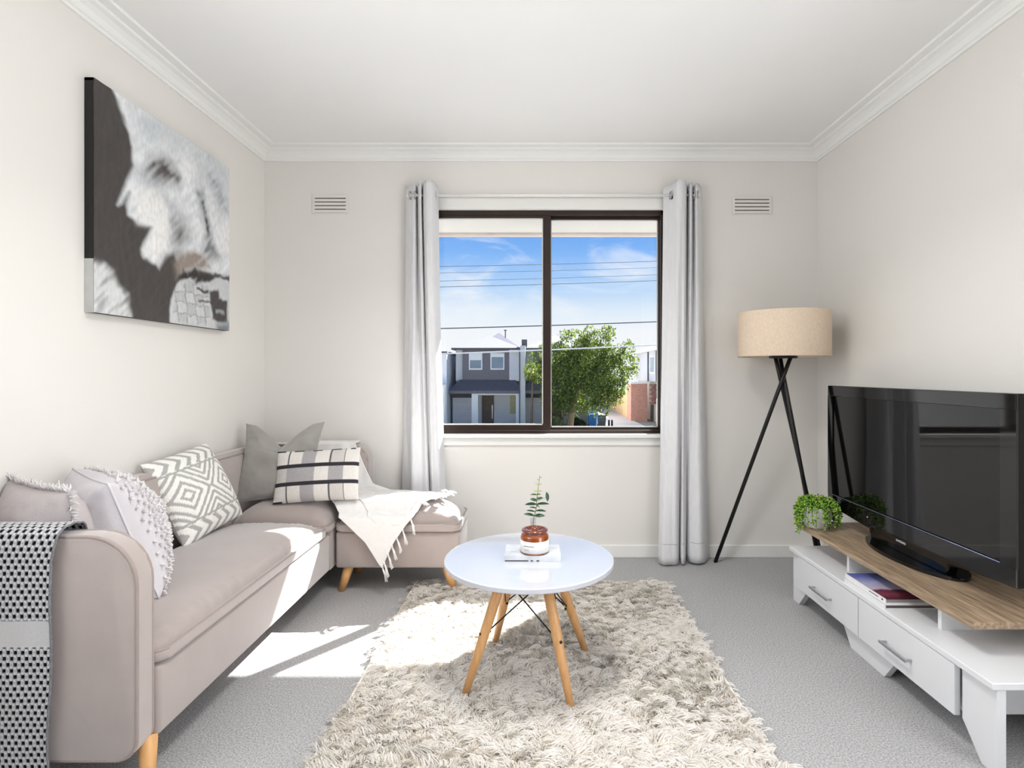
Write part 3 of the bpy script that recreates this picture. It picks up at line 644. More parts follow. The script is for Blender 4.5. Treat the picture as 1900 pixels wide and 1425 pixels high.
# ------------------------------------------------------------------ shag rug
def rug():
    x0, x1, y0, y1 = -.612, .676, .85, 2.825
    o = (.03, 1.85, 0); root = empty('shag_rug', o, 'cream long pile wool shag rug under the coffee table', 'rug')
    boxo('backing', (x0, x1, y0, y1, .001, .010), mat('rug_backing', (243, 236, 224), .95, var=.08, scale=60), root, o, bev=.003)
    n = 120000
    rx = rng.uniform(x0 + .004, x1 - .004, n); ry = 1.15 + (y1 - .004 - 1.15) * rng.uniform(0, 1, n)
    # clumps of yarn: every strand leans towards the tip of its clump
    cell = .030; cx = np.round(rx / cell + rng.normal(0, .30, n)); cy = np.round(ry / (cell * .8) + rng.normal(0, .30, n))
    key = (cx * 7919 + cy * 104729).astype(np.int64)
    def h(k, s): q = np.sin(k * 12.9898 + s * 78.233) * 43758.5453; return q - np.floor(q)
    ang = -math.pi / 2 + .9 * np.sin(3.1 * rx + 2.3 * np.sin(4.3 * ry)) + .6 * np.sin(7.7 * ry + 3 * rx) + (h(key, 1) - .5) * 3.2
    lean = .018 + .020 * h(key, 2); tipx = cx * cell + (h(key, 3) - .5) * .02 + np.cos(ang) * lean; tipy = cy * cell * .8 + (h(key, 4) - .5) * .02 + np.sin(ang) * lean * .8
    hz = .011 + .009 * h(key, 5) + .003 * np.sin(21 * ry + 4 * np.sin(6 * rx))
    mixk = .5; tx = rx + np.cos(ang) * lean * 1.1; ty = ry + np.sin(ang) * lean * 1.1
    tx = tx * (1 - mixk) + tipx * mixk + rng.normal(0, .003, n); ty = ty * (1 - mixk) + tipy * mixk + rng.normal(0, .003, n); tz = hz + rng.normal(0, .003, n)
    dx, dy = tx - rx, ty - ry; ln = np.hypot(dx, dy) + 1e-6; wx, wy = -dy / ln, dx / ln
    wd = rng.uniform(.0012, .0022, n)
    ts = np.array([0, .45, .8, 1.0]); up = np.array([0, .72, 1.0, .86]); ww = np.array([1, 1, .85, .3])
    V = np.zeros((n, 4, 2, 3), np.float32)
    for k in range(4):
        bx = rx + dx * ts[k] ** 1.5; by = ry + dy * ts[k] ** 1.5; bz = .009 + (tz) * up[k]
        for q, sg in enumerate((-1, 1)):
            V[:, k, q, 0] = bx + wx * wd * ww[k] * sg; V[:, k, q, 1] = by + wy * wd * ww[k] * sg; V[:, k, q, 2] = bz + .0006 * sg
    nv = n * 8; me = bpy.data.meshes.new('pile'); me.vertices.add(nv); me.vertices.foreach_set('co', V.reshape(-1))
    base = (np.arange(n) * 8)[:, None, None]; quad = np.array([[0, 1, 3, 2], [2, 3, 5, 4], [4, 5, 7, 6]])[None]
    F = (base + quad).reshape(-1).astype(np.int32); nf = n * 3
    me.loops.add(nf * 4); me.loops.foreach_set('vertex_index', F); me.polygons.add(nf); me.polygons.foreach_set('loop_start', np.arange(0, nf * 4, 4, dtype=np.int32))
    me.update(calc_edges=True); me.validate()
    a = me.color_attributes.new('Col', 'FLOAT_COLOR', 'POINT'); c = np.ones((n, 8, 4), np.float32)
    b = np.array(lin((252, 250, 247))); t2 = np.array(lin((243, 238, 230))); mixc = np.clip(h(key, 6) * .5 + rng.uniform(-.1, .45, n), 0, 1)[:, None]
    c[:, :, :3] = ((b * (1 - mixc) + t2 * mixc) * rng.uniform(.9, 1.06, n)[:, None])[:, None, :]
    a.data.foreach_set('color', c.reshape(-1))
    tag(link('pile', me, translucent(mat('wool_pile', rough=.9, attr=True, var=.02, scale=5, spec=.1), .55), root, o, True), kind='stuff')
rug()

# ------------------------------------------------------------------ coffee table
TC = (-.018, 1.97); TZ = .43; TO = (TC[0], TC[1], .012)
tbl = empty('coffee_table', TO, 'small round white coffee table with splayed wooden legs and wire bracing', 'table')
bm = bmesh.new(); lathe(bm, [(0, TZ), (.294, TZ), (.2985, TZ - .0015), (.2995, TZ - .003), (0, TZ - .003)], (*TC, 0), 96); bm_obj('tabletop', bm, TABLEW, tbl, TO, False)
bm = bmesh.new(); lathe(bm, [(0, TZ - .003), (.3, TZ - .003), (.3, TZ - .015), (.297, TZ - .018), (0, TZ - .018)], (*TC, 0), 96); tag(bm_obj('tabletop_edge', bm, TABLEE, tbl, TO, False), 'grey edge band of the tabletop')
TW = mat('beech_dowel', (208, 158, 104), .4, var=.12, scale=8, stretch=(7, 7, .6), bump=.03)
angs = [214.6, 302, 33, 122]; tops, feet = [], []
for a in angs:
    t = R(a); tops.append(Vector((TC[0] + .098 * math.cos(t), TC[1] + .098 * math.sin(t), TZ - .018))); feet.append(Vector((TC[0] + .258 * math.cos(t), TC[1] + .258 * math.sin(t), .014)))
for a, b in zip(tops, feet):
    bm = bmesh.new(); tube(bm, [a, a.lerp(b, .3), a.lerp(b, .6), b], [.0165, .0185, .0165, .0115], 20); lg = bm_obj('leg', bm, TW, tbl, TO, True)
    bm = bmesh.new(); c = a.lerp(b, .52); d = (c - Vector((*TC, c.z))).normalized(); tube(bm, [c - d * .022, c + d * .020], .005, 8); bm_obj('bolt', bm, BLACKM, lg, TO, True)
for i in range(4):
    j = (i + 1) % 4
    for p, q in ((i, j), (j, i)):
        a = tops[p].lerp(feet[p], .07); b = tops[q].lerp(feet[q], .52); d = (Vector((*TC, 0)) - Vector((b.x, b.y, 0))).normalized() * .016
        bm = bmesh.new(); tube(bm, [a, b + d * .6], .0026, 7); bm_obj('wire_brace', bm, BLACKM, tbl, TO, True)
# book on the table
BK = (0.0, 1.975, TZ); bk = empty('coffee_table_book', BK, 'thin pale grey book lying on the coffee table under the jar', 'book')
def book(root, o, x0, x1, y0, y1, z0, th, cover, pages, spine='front'):
    c = .0025
    boxo('page_block', (x0 + .004, x1 - .004, y0 + (.003 if spine == 'front' else .003), y1 - .004, z0 + c, z0 + th - c), pages, root, o)
    boxo('cover', (x0, x1, y0, y1, z0 + th - c, z0 + th), cover, root, o, bev=.0008); boxo('cover', (x0, x1, y0, y1, z0, z0 + c), cover, root, o, bev=.0008)
    if spine == 'front': boxo('spine', (x0, x1, y0 - .001, y0 + .003, z0, z0 + th), cover, root, o, bev=.0008)
    else: boxo('spine', (x0 - .001, x0 + .003, y0, y1, z0, z0 + th), cover, root, o, bev=.0008)
PAGES = mat('paper_pages', (222, 220, 218), .9, var=.10, scale=40, stretch=(1, 1, 60))
COV1 = mat('pale_printed_cover', (196, 199, 204), .35, var=.08, scale=14, rgb2=(222, 224, 227))
book(bk, BK, -.103, .093, 1.912, 2.04, TZ, .021, COV1, PAGES)
bm = bmesh.new()
for a, b in ((-.101, -.02), (-.012, -.004), (.008, .018)): box(bm, a, b, 1.9105, 1.9112, TZ + .002, TZ + .0055)
bm_obj('spine_print', bm, mat('dark_ink', (40, 40, 46), .6, var=.05), bk, BK)
bm = bmesh.new()
for x, y, l in ((-.085, 1.95, .03), (-.085, 1.955, .022), (.06, 1.99, .025), (.06, 1.996, .02)): box(bm, x, x + l, y, y + .0016, TZ + .021, TZ + .0213)
tag(bm_obj('cover_print', bm, mat('pale_ink', (170, 172, 176), .6, var=.05), bk, BK), kind='stuff')
# amber jar
JZ = TZ + .0212; JC = (.002, 1.955); JO = (*JC, JZ)
jar = empty('candle_jar', JO, 'amber glass jar with a white label on the coffee table', 'jar')
AMB = mat('amber_glass', (158, 74, 22), .08, var=.12, scale=20, spec=.7, rgb2=(190, 96, 34), coat=.5); AMB.node_tree.nodes['Principled BSDF'].inputs['Transmission Weight'].default_value = .35
AMBD = mat('amber_rim', (112, 48, 20), .06, var=.1, spec=.7, coat=.6)
bm = bmesh.new(); lathe(bm, [(0, 0), (.044, 0), (.0485, .003), (.0495, .008), (.0495, .058), (.047, .064), (.041, .069), (.0405, .073), (.0375, .073), (.0375, .010), (0, .008)], JO, 48); bm_obj('body', bm, AMB, jar, JO, True)
bm = bmesh.new(); lathe(bm, [(.036, .0735), (.0455, .0735), (.047, .078), (.0455, .082), (.030, .083), (.026, .079), (.013, .079), (.010, .086), (.0, .088)], JO, 48); lid = bm_obj('lid', bm, AMBD, jar, JO, True)
bm = bmesh.new(); lathe(bm, [(.0407, .0705), (.0432, .0715), (.0432, .0735), (.0405, .0738)], JO, 48); bm_obj('neck_ring', bm, AMBD, jar, JO, True)
bm = bmesh.new(); lathe(bm, [(.0497, .007), (.0502, .007), (.0502, .047), (.0497, .047)], JO, 48, True); lb = bm_obj('label', bm, mat('label_paper', (232, 231, 229), .7, var=.01), jar, JO, True)
bm = bmesh.new()
def arcstrip(bm, r, a0, a1, z0, z1):
    k = 8; vs = [(JC[0] + r * math.cos(R(a0 + (a1 - a0) * i / k)), JC[1] + r * math.sin(R(a0 + (a1 - a0) * i / k))) for i in range(k + 1)]
    A = [bm.verts.new((x, y, JZ + z0)) for x, y in vs]; B = [bm.verts.new((x, y, JZ + z1)) for x, y in vs]
    for i in range(k): bm.faces.new((A[i], A[i + 1], B[i + 1], B[i]))
for i in range(11): arcstrip(bm, .0504, 222 + i * 4.2, 222 + i * 4.2 + 3.0, .0300, .0336)
for i in range(6): arcstrip(bm, .0504, 224 + i * 4, 224 + i * 4 + 2.6, .0180, .0198)
bm_obj('label_print', bm, mat('label_ink', (96, 94, 90), .7, var=.05), lb, JO)
# bud vase with eucalyptus sprig
VC = (-.004, 2.065); VO = (*VC, TZ)
vase = empty('bud_vase', VO, 'small clear glass bud vase behind the amber jar', 'vase')
bm = bmesh.new(); lathe(bm, [(0, 0), (.022, 0), (.024, .004), (.024, .055), (.018, .072), (.010, .082), (.0095, .106), (.012, .110), (.0105, .110), (.008, .105), (.008, .083), (.016, .071), (.022, .054), (.022, .005), (0, .004)], VO, 28); bm_obj('body', bm, glass_mat('clear_glass', (.93, .93, .95), .10), vase, VO, True)
spg = empty('eucalyptus_sprig', (VC[0], VC[1], TZ + .02), 'green eucalyptus sprig standing in the bud vase', 'plant'); SPO = (VC[0], VC[1], TZ + .02)
stem = catmull([(VC[0] + .003, VC[1], TZ + .012), (VC[0] + .002, VC[1], TZ + .10), (VC[0] + .012, VC[1], TZ + .15), (VC[0] + .016, VC[1] - .003, TZ + .20), (VC[0] + .026, VC[1] - .004, TZ + .272)], 40)
bm = bmesh.new(); tube(bm, stem, [.0019 - .0011 * i / 39 for i in range(40)], 6); bm_obj('stem', bm, mat('sprig_stem', (120, 118, 70), .7, var=.1), spg, SPO, True)
LEAFM = [mat('leaf_dark', (46, 84, 56), .4, var=.15, scale=40), mat('leaf_mid', (84, 124, 76), .45, var=.15, scale=40), mat('leaf_young', (150, 160, 96), .5, var=.1, scale=40)]
def leaf_mesh(L, W, curl=.15, n=7):
    v, f = [], []
    for i in range(n):
        t = i / (n - 1); w_ = W * math.sin(math.pi * min(1, t * .97 + .03)) ** .75 * (1 - .15 * t) + .0004
        for s in (-1, 0, 1): v.append((L * t, s * w_ / 2, -curl * L * t * t + .10 * w_ * abs(s)))
    for i in range(n - 1):
        for s in (0, 1): a = i * 3 + s; f.append((a, a + 1, a + 4, a + 3))
    return v, f
def leaf_obj(name, p, az, el, L, W, m, parent, off, roll=0):
    v, f = leaf_mesh(L, W); M = Matrix.Translation(Vector(p) - Vector(off)) @ Matrix.Rotation(az, 4, 'Z') @ Matrix.Rotation(-el, 4, 'Y') @ Matrix.Rotation(roll, 4, 'X')
    me = bpy.data.meshes.new(name); me.from_pydata(v, [], f); me.transform(M); o = link(name, me, m, parent, None, True)
    md = o.modifiers.new('t', 'SOLIDIFY'); md.thickness = .0007; return o
for z, az, L, W, k, el in [(.118, 185, .040, .016, 0, .30), (.120, -8, .040, .017, 0, .12), (.134, 170, .034, .018, 0, .25), (.136, 8, .040, .018, 0, .05), (.150, 195, .028, .013, 0, .35), (.160, 178, .044, .020, 0, .10), (.160, 10, .048, .022, 0, .12), (.158, -60, .03, .016, 1, .1), (.176, 190, .026, .014, 0, .35), (.182, 20, .024, .016, 1, .3), (.186, -90, .020, .016, 1, .2), (.196, 175, .026, .013, 1, .15), (.200, -40, .018, .013, 2, .5), (.216, 180, .016, .007, 2, .1), (.216, 0, .016, .007, 2, .1), (.236, 170, .013, .005, 2, .2), (.236, -10, .013, .005, 2, .25), (.256, 185, .010, .004, 2, .4), (.258, 5, .010, .004, 2, .5)]:
    p = min(stem, key=lambda q: abs(q.z - TZ - z)); leaf_obj('leaf', p, R(az), el, L, W, LEAFM[k], spg, SPO, random.choice((-1, 1)) * random.uniform(.5, .9))
q = min(stem, key=lambda s: abs(s.z - TZ - .176)); e = q + Vector((.034, -.004, .013)); bm = bmesh.new(); tube(bm, [q, e], .0009, 5); bm_obj('twig', bm, MATS['sprig_stem'], spg, SPO, True)
leaf_obj('leaf', e + Vector((.002, 0, .020)), R(-60), -1.2, .034, .016, LEAFM[0], spg, SPO)

# ------------------------------------------------------------------ low television cabinet
CO = (1.44, 2.06, 0)
cab = empty('tv_cabinet', CO, 'low white television cabinet with two drawers and a raised oak shelf', 'cabinet')
FX = 1.238
boxo('deck', (FX - .014, 1.652, 1.472, 2.648, .236, .256), WHITE, cab, CO, bev=.003)
boxo('carcass', (FX + .030, 1.650, 1.615, 2.50, .085, .236), WHITE, cab, CO)
for pts in ([(2.642, 0), (2.585, 0), (2.512, .085), (2.512, .236), (2.642, .236)], [(1.480, 0), (1.530, 0), (1.600, .085), (1.600, .236), (1.480, .236)]):
    bm = bmesh.new(); prism(bm, pts, 'x', FX + .004, FX + .030, bev=.0015); bm_obj('front_leg_panel', bm, WHITE, cab, CO)
    bm = bmesh.new(); prism(bm, pts, 'x', 1.625, 1.650, bev=.0015); bm_obj('rear_leg_panel', bm, WHITE, cab, CO)
bm = bmesh.new(); prism(bm, [(1.968, 0), (2.175, 0), (2.245, .09), (1.90, .09)], 'x', FX + .012, FX + .036, bev=.0015); bm_obj('centre_leg_panel', bm, WHITE, cab, CO)
bm = bmesh.new(); prism(bm, [(1.968, 0), (2.175, 0), (2.245, .09), (1.90, .09)], 'x', 1.62, 1.645, bev=.0015); bm_obj('centre_leg_panel', bm, WHITE, cab, CO)
for y0, y1, hy in ((1.609, 2.084, (1.786, 1.924)), (2.090, 2.556, (2.268, 2.412))):
    d = boxo('drawer_front', (FX - .012, FX + .006, y0, y1, .086, .234), WHITE, cab, CO, bev=.0015)
    bm = bmesh.new(); hx = FX - .034; tube(bm, [(FX - .010, hy[0] + .006, .150), (hx, hy[0] + .006, .150)], .0045, 8); tube(bm, [(FX - .010, hy[1] - .006, .150), (hx, hy[1] - .006, .150)], .0045, 8); box(bm, hx - .004, hx + .003, hy[0], hy[1], .1455, .1545, .0015)
    bm_obj('handle', bm, CHROME, d, CO, False)
for y in (1.784, 2.305):
    boxo('riser', (1.312, 1.60, y - .008, y + .008, .256, .332), WHITE, cab, CO, bev=.001)
boxo('riser_back', (1.585, 1.60, 1.79, 2.30, .256, .332), WHITE, cab, CO)
boxo('oak_shelf', (1.286, 1.648, 1.618, 2.705, .332, .352), WOOD, cab, CO, bev=.0015)
# two books lying on the deck under the shelf
def stack_book(label, x0, x1, y0, y1, z0, th, cover, spine, pages):
    o = ((x0 + x1) / 2, (y0 + y1) / 2, z0); r = empty('book', o, label, 'book', 'books under the oak shelf'); c = .0022
    boxo('page_block', (x0 + .003, x1 - .004, y0 + .004, y1 - .004, z0 + c, z0 + th - c), pages, r, o)
    boxo('cover', (x0, x1, y0, y1, z0 + th - c, z0 + th), cover, r, o, bev=.0006); boxo('back_cover', (x0, x1, y0, y1, z0, z0 + c), spine, r, o, bev=.0006)
    boxo('spine', (x0 - .001, x0 + .003, y0, y1, z0, z0 + th), spine, r, o, bev=.0006); return r, o
SPW = mat('white_spine', (236, 235, 236), .4, var=.02)
GREYP = mat('grey_pages', (168, 160, 154), .8, var=.12, scale=60, stretch=(1, 1, 30))
DKP = mat('dark_pages', (104, 94, 92), .8, var=.12, scale=60, stretch=(1, 1, 30))
def cover_scene():
    m = bpy.data.materials.new('landscape_cover'); m.use_nodes = True; t = m.node_tree; p = t.nodes['Principled BSDF']; p.inputs['Roughness'].default_value = .25
    tc = N(t, 'ShaderNodeTexCoord'); s = N(t, 'ShaderNodeSeparateXYZ'); t.links.new(tc.outputs['Object'], s.inputs[0])
    n = N(t, 'ShaderNodeTexNoise'); n.inputs['Scale'].default_value = 45; n.inputs['Detail'].default_value = 6; t.links.new(tc.outputs['Object'], n.inputs['Vector'])
    # printed picture runs along the book: blue sky, pale haze, dark red heath
    a = N(t, 'ShaderNodeMath', operation='MULTIPLY_ADD'); a.inputs[1].default_value = .035; t.links.new(n.outputs['Fac'], a.inputs[0]); t.links.new(s.outputs['Y'], a.inputs[2])
    mr = N(t, 'ShaderNodeMapRange'); mr.inputs[1].default_value = -.105; mr.inputs[2].default_value = .14; t.links.new(a.outputs[0], mr.inputs[0])
    rp = ramp(t, [(0, lin((70, 30, 52))), (.16, lin((132, 58, 76))), (.30, lin((96, 56, 70))), (.36, lin((196, 176, 196))), (.6, lin((168, 172, 208))), (.85, lin((102, 112, 178))), (1, lin((84, 92, 160)))], mr.outputs[0])
    t.links.new(rp.outputs[0], p.inputs['Base Color']); return m
stack_book('lower book of the pair under the oak shelf with dark page edges', 1.232, 1.44, 1.935, 2.19, .256, .015, SPW, SPW, DKP)
rb, ob = stack_book('book with a blue and red landscape cover lying on top under the oak shelf', 1.240, 1.445, 1.945, 2.195, .271, .017, cover_scene(), SPW, GREYP)
bm = bmesh.new(); box(bm, 1.2384, 1.2392, 1.985, 2.04, .278, .2805); box(bm, 1.2384, 1.2392, 1.958, 1.966, .277, .283); bm_obj('spine_print', bm, MATS['dark_ink'], rb, ob)

# ------------------------------------------------------------------ television
TX = 1.462; TVO = (1.50, 2.19, .352)
tv = empty('television', TVO, 'black flat screen television on an oval stand on the oak shelf', 'television')
YN, YFAR, ZB, ZT = 1.668, 2.738, .432, 1.022
bot = [(YN + (YFAR - YN) * i / 20, ZB - .030 * math.sin(math.pi * i / 20) ** 1.5) for i in range(21)]
bm = bmesh.new(); prism(bm, bot + [(YFAR, ZT), (YN, ZT)], 'x', TX + .004, TX + .03, bev=.003, seg=2); bm_obj('housing', bm, mat('satin_black_plastic', (9, 9, 9), .55, var=.05, spec=.3), tv, TVO)
boxo('rear_housing', (TX + .03, TX + .085, YN + .10, YFAR - .10, ZB + .05, ZT - .06), mat('matt_black_plastic', (16, 16, 17), .6, var=.05), tv, TVO, bev=.02)
# bezel standing proud of the screen
sy0, sy1, sz0, sz1 = YN + .058, YFAR - .042, .490, .972
bm = bmesh.new(); prism(bm, bot + [(YFAR, sz0), (YN, sz0)], 'x', TX - .004, TX + .004, bev=.002); box(bm, TX - .004, TX + .004, YN, YFAR, sz1, ZT, .002); box(bm, TX - .004, TX + .004, YN, sy0, sz0, sz1, 0); box(bm, TX - .004, TX + .004, sy1, YFAR, sz0, sz1, 0)
bm_obj('bezel', bm, BLACKG, tv, TVO)
boxo('screen', (TX + .001, TX + .0045, sy0, sy1, sz0, sz1), SCREEN, tv, TVO)
bm = bmesh.new(); tube(bm, [(TX - .0035, sy0, sz0 + .002), (TX - .0035, sy1, sz0 + .002)], .0022, 6); tag(bm_obj('groove_glint', bm, mat('blue_grey_glint', (120, 128, 150), .25, var=.03, metal=.6), tv, TVO, True), 'blue grey strip for the glint in the groove under the screen')  # coloured strip stands in for the glint reflected in the bezel groove
bm = bmesh.new(); pts = [(1.505 + .105 * math.cos(t), 2.19 + .262 * math.sin(t)) for t in [2 * math.pi * i / 56 for i in range(56)]]; prism(bm, pts, 'z', .3525, .366, bev=.005, seg=3); bm_obj('stand_base', bm, BLACKG, tv, TVO)
bm = bmesh.new(); prism(bm, [(1.965, .364), (2.405, .364), (2.43, .43), (1.945, .43)], 'x', TX + .006, TX + .045, bev=.006, seg=2); bm_obj('stand_neck', bm, BLACKG, tv, TVO)
fc = bpy.data.curves.new('lettering_outline', 'FONT'); fc.body = 'SAMSUNG'; fc.size = .0125; fc.extrude = .0004; fc.align_x = 'CENTER'
fo = bpy.data.objects.new('lettering_outline', fc); COL.objects.link(fo); bpy.context.view_layer.update()
fme = bpy.data.meshes.new_from_object(fo.evaluated_get(bpy.context.evaluated_depsgraph_get())); bpy.data.objects.remove(fo)
FM = Matrix.Translation(Vector((TX - .0055, 2.19, .4095)) - Vector(TVO)) @ Matrix(((0, 0, -1, 0), (-1, 0, 0, 0), (0, 1, 0, 0), (0, 0, 0, 1)))
fme.name = 'lettering'; fme.transform(FM); link('lettering', fme, mat('silver_ink', (215, 215, 215), .35, var=.02), tv)
bm = bmesh.new(); lathe(bm, [(0, 0), (.004, 0), (.004, .002), (0, .002)], (0, 0, 0), 12); bm.transform(Matrix.Translation((TX - .004, 2.41, .455)) @ Matrix.Rotation(R(-90), 4, 'Y')); bm_obj('power_light', bm, mat('dim_indicator', (150, 150, 155), .3, var=.02), tv, TVO)

# ------------------------------------------------------------------ trailing plant
PC = (1.352, 2.632); PZ = .3525; PO = (*PC, PZ)
plant = empty('potted_plant', PO, 'trailing bright green succulent in a white pot at the end of the oak shelf', 'plant')
bm = bmesh.new(); lathe(bm, [(0, 0), (.052, 0), (.056, .004), (.064, .092), (.064, .098), (.058, .098), (.056, .080), (0, .078)], PO, 36); bm_obj('pot', bm, mat('white_ceramic', (224, 222, 222), .35, var=.03, scale=20), plant, PO, True)
bm = bmesh.new(); lathe(bm, [(.055, .082), (.03, .088), (0, .09)], PO, 24); bm_obj('soil', bm, mat('dark_soil', (52, 42, 34), .95, var=.3, scale=80, bump=.6), plant, PO, True)
PG = mat('succulent_green', rough=.45, attr=True, var=.12, scale=60)
def foliage():
    V, F, C = [], [], []
    def blob(p, d, L, W, c):
        d = Vector(d).normalized(); a = d.orthogonal().normalized(); b = d.cross(a); k = len(V); p = Vector(p)
        V.append(p); C.append(c)
        for q in range(5): t = 2 * math.pi * q / 5; V.append(p + d * L * .5 + (a * math.cos(t) + b * math.sin(t) * .6) * W); C.append(c)
        V.append(p + d * L); C.append(c)
        for q in range(5): F.append((k, k + 1 + q, k + 1 + (q + 1) % 5)); F.append((k + 6, k + 1 + (q + 1) % 5, k + 1 + q))
    def col(): 
        g = random.random(); return lin((96 + 88 * g, 150 + 62 * g, 40 + 40 * g)) if random.random() > .15 else lin((44, 92, 34))
    vines = bmesh.new()
    for i in range(84):
        a = random.uniform(0, 2 * math.pi); r0 = random.uniform(0, .045); top = .105 + random.uniform(0, .045) * (1 - r0 / .06)
        p0 = Vector((PC[0] + r0 * math.cos(a), PC[1] + r0 * math.sin(a), PZ + .085)); rim = .074 + random.uniform(0, .014)
        drop = random.choice([.0, .02, .04, .06, .085]) if i > 16 else random.uniform(.05, .11)
        if 2.2 < a < 5.4 and i < 9: drop = .12 + random.uniform(0, .02)
        p1 = Vector((PC[0] + (r0 + .02) * math.cos(a), PC[1] + (r0 + .02) * math.sin(a), PZ + top)); p2 = Vector((PC[0] + rim * math.cos(a), PC[1] + rim * math.sin(a), PZ + .10 + random.uniform(-.01, .02)))
        p3 = Vector((PC[0] + (rim + .012) * math.cos(a), PC[1] + (rim + .012) * math.sin(a), PZ + .095 - drop))
        if p3.z < PZ + .012 and p3.x > 1.275 and p3.y < 2.70: p3.z = PZ + .012
        if p3.x > TX - .02: p3.x = TX - .03
        P = catmull([p0, p1, p2, p3], 26); tube(vines, P[::3], .0011, 4)
        for q in P[3:]:
            for _ in range(2): blob(q, (random.gauss(0, 1), random.gauss(0, 1), random.gauss(-.1, .8)), random.uniform(.010, .016), random.uniform(.0035, .0052), col())
    for i in range(170):
        a = random.uniform(0, 2 * math.pi); r = .062 * math.sqrt(random.random()); z = .10 + .048 * (1 - (r / .068) ** 2) * random.uniform(.4, 1)
        blob((PC[0] + r * math.cos(a), PC[1] + r * math.sin(a), PZ + z), (math.cos(a) * .8, math.sin(a) * .8, random.uniform(.1, 1)), random.uniform(.012, .018), random.uniform(.004, .0058), col())
    bm_obj('vines', vines, mat('vine_green', (104, 150, 60), .6, var=.1), plant, PO, True)
    tag(py_obj('foliage', V, F, PG, plant, PO, True, C), kind='stuff')
foliage()

# ------------------------------------------------------------------ tripod floor lamp
LC = (1.342, 2.97); LO = (*LC, 0)
lamp = empty('floor_lamp', LO, 'black tripod floor lamp with a beige linen drum shade in the corner', 'lamp')
node = Vector((1.338, 2.97, 1.045))
for f in (Vector((1.045, 3.17, 0)), Vector((1.402, 2.672, 0)), Vector((1.632, 3.09, 0))):
    d = (node - f); top = f + d * (1.168 / d.z); sd_ = Vector((-(f - node).y, (f - node).x, 0)).normalized() * .012
    bm = bmesh.new(); tube(bm, [f + sd_, node + sd_, top + sd_], [.0105, .0105, .0105], 14); bm_obj('leg', bm, BLACKM, lamp, LO, True)
bm = bmesh.new(); lathe(bm, [(0, 1.164), (.069, 1.164), (.071, 1.167), (.071, 1.174), (.069, 1.177), (0, 1.177)], (*LC, 0), 40); bm_obj('top_plate', bm, BLACKM, lamp, LO)
bm = bmesh.new(); lathe(bm, [(.229, 1.172), (.231, 1.172), (.232, 1.175), (.232, 1.407), (.231, 1.41), (.2295, 1.41), (.2285, 1.405), (.2285, 1.177)], (*LC, 0), 72, True); bm_obj('shade', bm, LINEN, lamp, LO, True)
bm = bmesh.new()
for k in range(3): a = R(30 + 120 * k); tube(bm, [(*LC, 1.19), (LC[0] + .229 * math.cos(a), LC[1] + .229 * math.sin(a), 1.19)], .002, 6)
tube(bm, [(*LC, 1.175), (*LC, 1.24)], .014, 12); bm_obj('shade_carrier', bm, BLACKM, lamp, LO, True)
bm = bmesh.new(); lathe(bm, [(0, 0), (.012, .004), (.014, .02), (.028, .055), (.026, .085), (0, .102)], (*LC, 1.238), 20); bm_obj('bulb', bm, mat('frosted_bulb', (235, 232, 225), .4, var=.01), lamp, LO, True)

# ================================================================== outdoors
GZ = -3.1
EAVE = mat('eave_lining', (206, 204, 201), .7, var=.03, scale=4)
FASC = mat('weathered_fascia', (206, 194, 186), .7, var=.12, scale=6, stretch=(.4, 1, 1))
struct(tag(boxo('trim_5', (-5, 5, YB + .12, 3.955, 2.085, 2.11), EAVE), 'pale lining under the roof overhang outside the window'))
bm = bmesh.new(); box(bm, -5, 5, 3.945, 3.965, 2.062, 2.26, .002); box(bm, -5, 5, 3.935, 3.947, 2.066, 2.084, .002); bm_obj('trim_6', bm, FASC); struct(tag(bpy.data.objects['trim_6'], 'weathered timber fascia along the roof overhang'))
GRND = mat('street_ground', (120, 119, 116), .95, var=.12, scale=.6)
bm = bmesh.new(); box(bm, -120, 120, -60, 180, GZ - .2, GZ); struct(tag(bm_obj('ground', bm, GRND), 'street and yards outside'))
for nm, e, m, lb in (('verge', (-60, 60, 36.5, 42.5, GZ, GZ + .04), mat('verge_grass', (104, 116, 70), .95, var=.3, scale=3), 'grass verge across the street'),
                     ('driveway', (5.7, 8.6, 38.5, 80, GZ + .02, GZ + .06), mat('concrete_drive', (196, 192, 188), .9, var=.08, scale=1.5), 'pale concrete driveway beside the timber fence'),
                     ('road', (-80, 80, 27, 36.5, GZ, GZ + .02), mat('asphalt', (168, 168, 168), .95, var=.1, scale=8), 'asphalt street')):
    struct(tag(boxo(nm, e, m), lb))
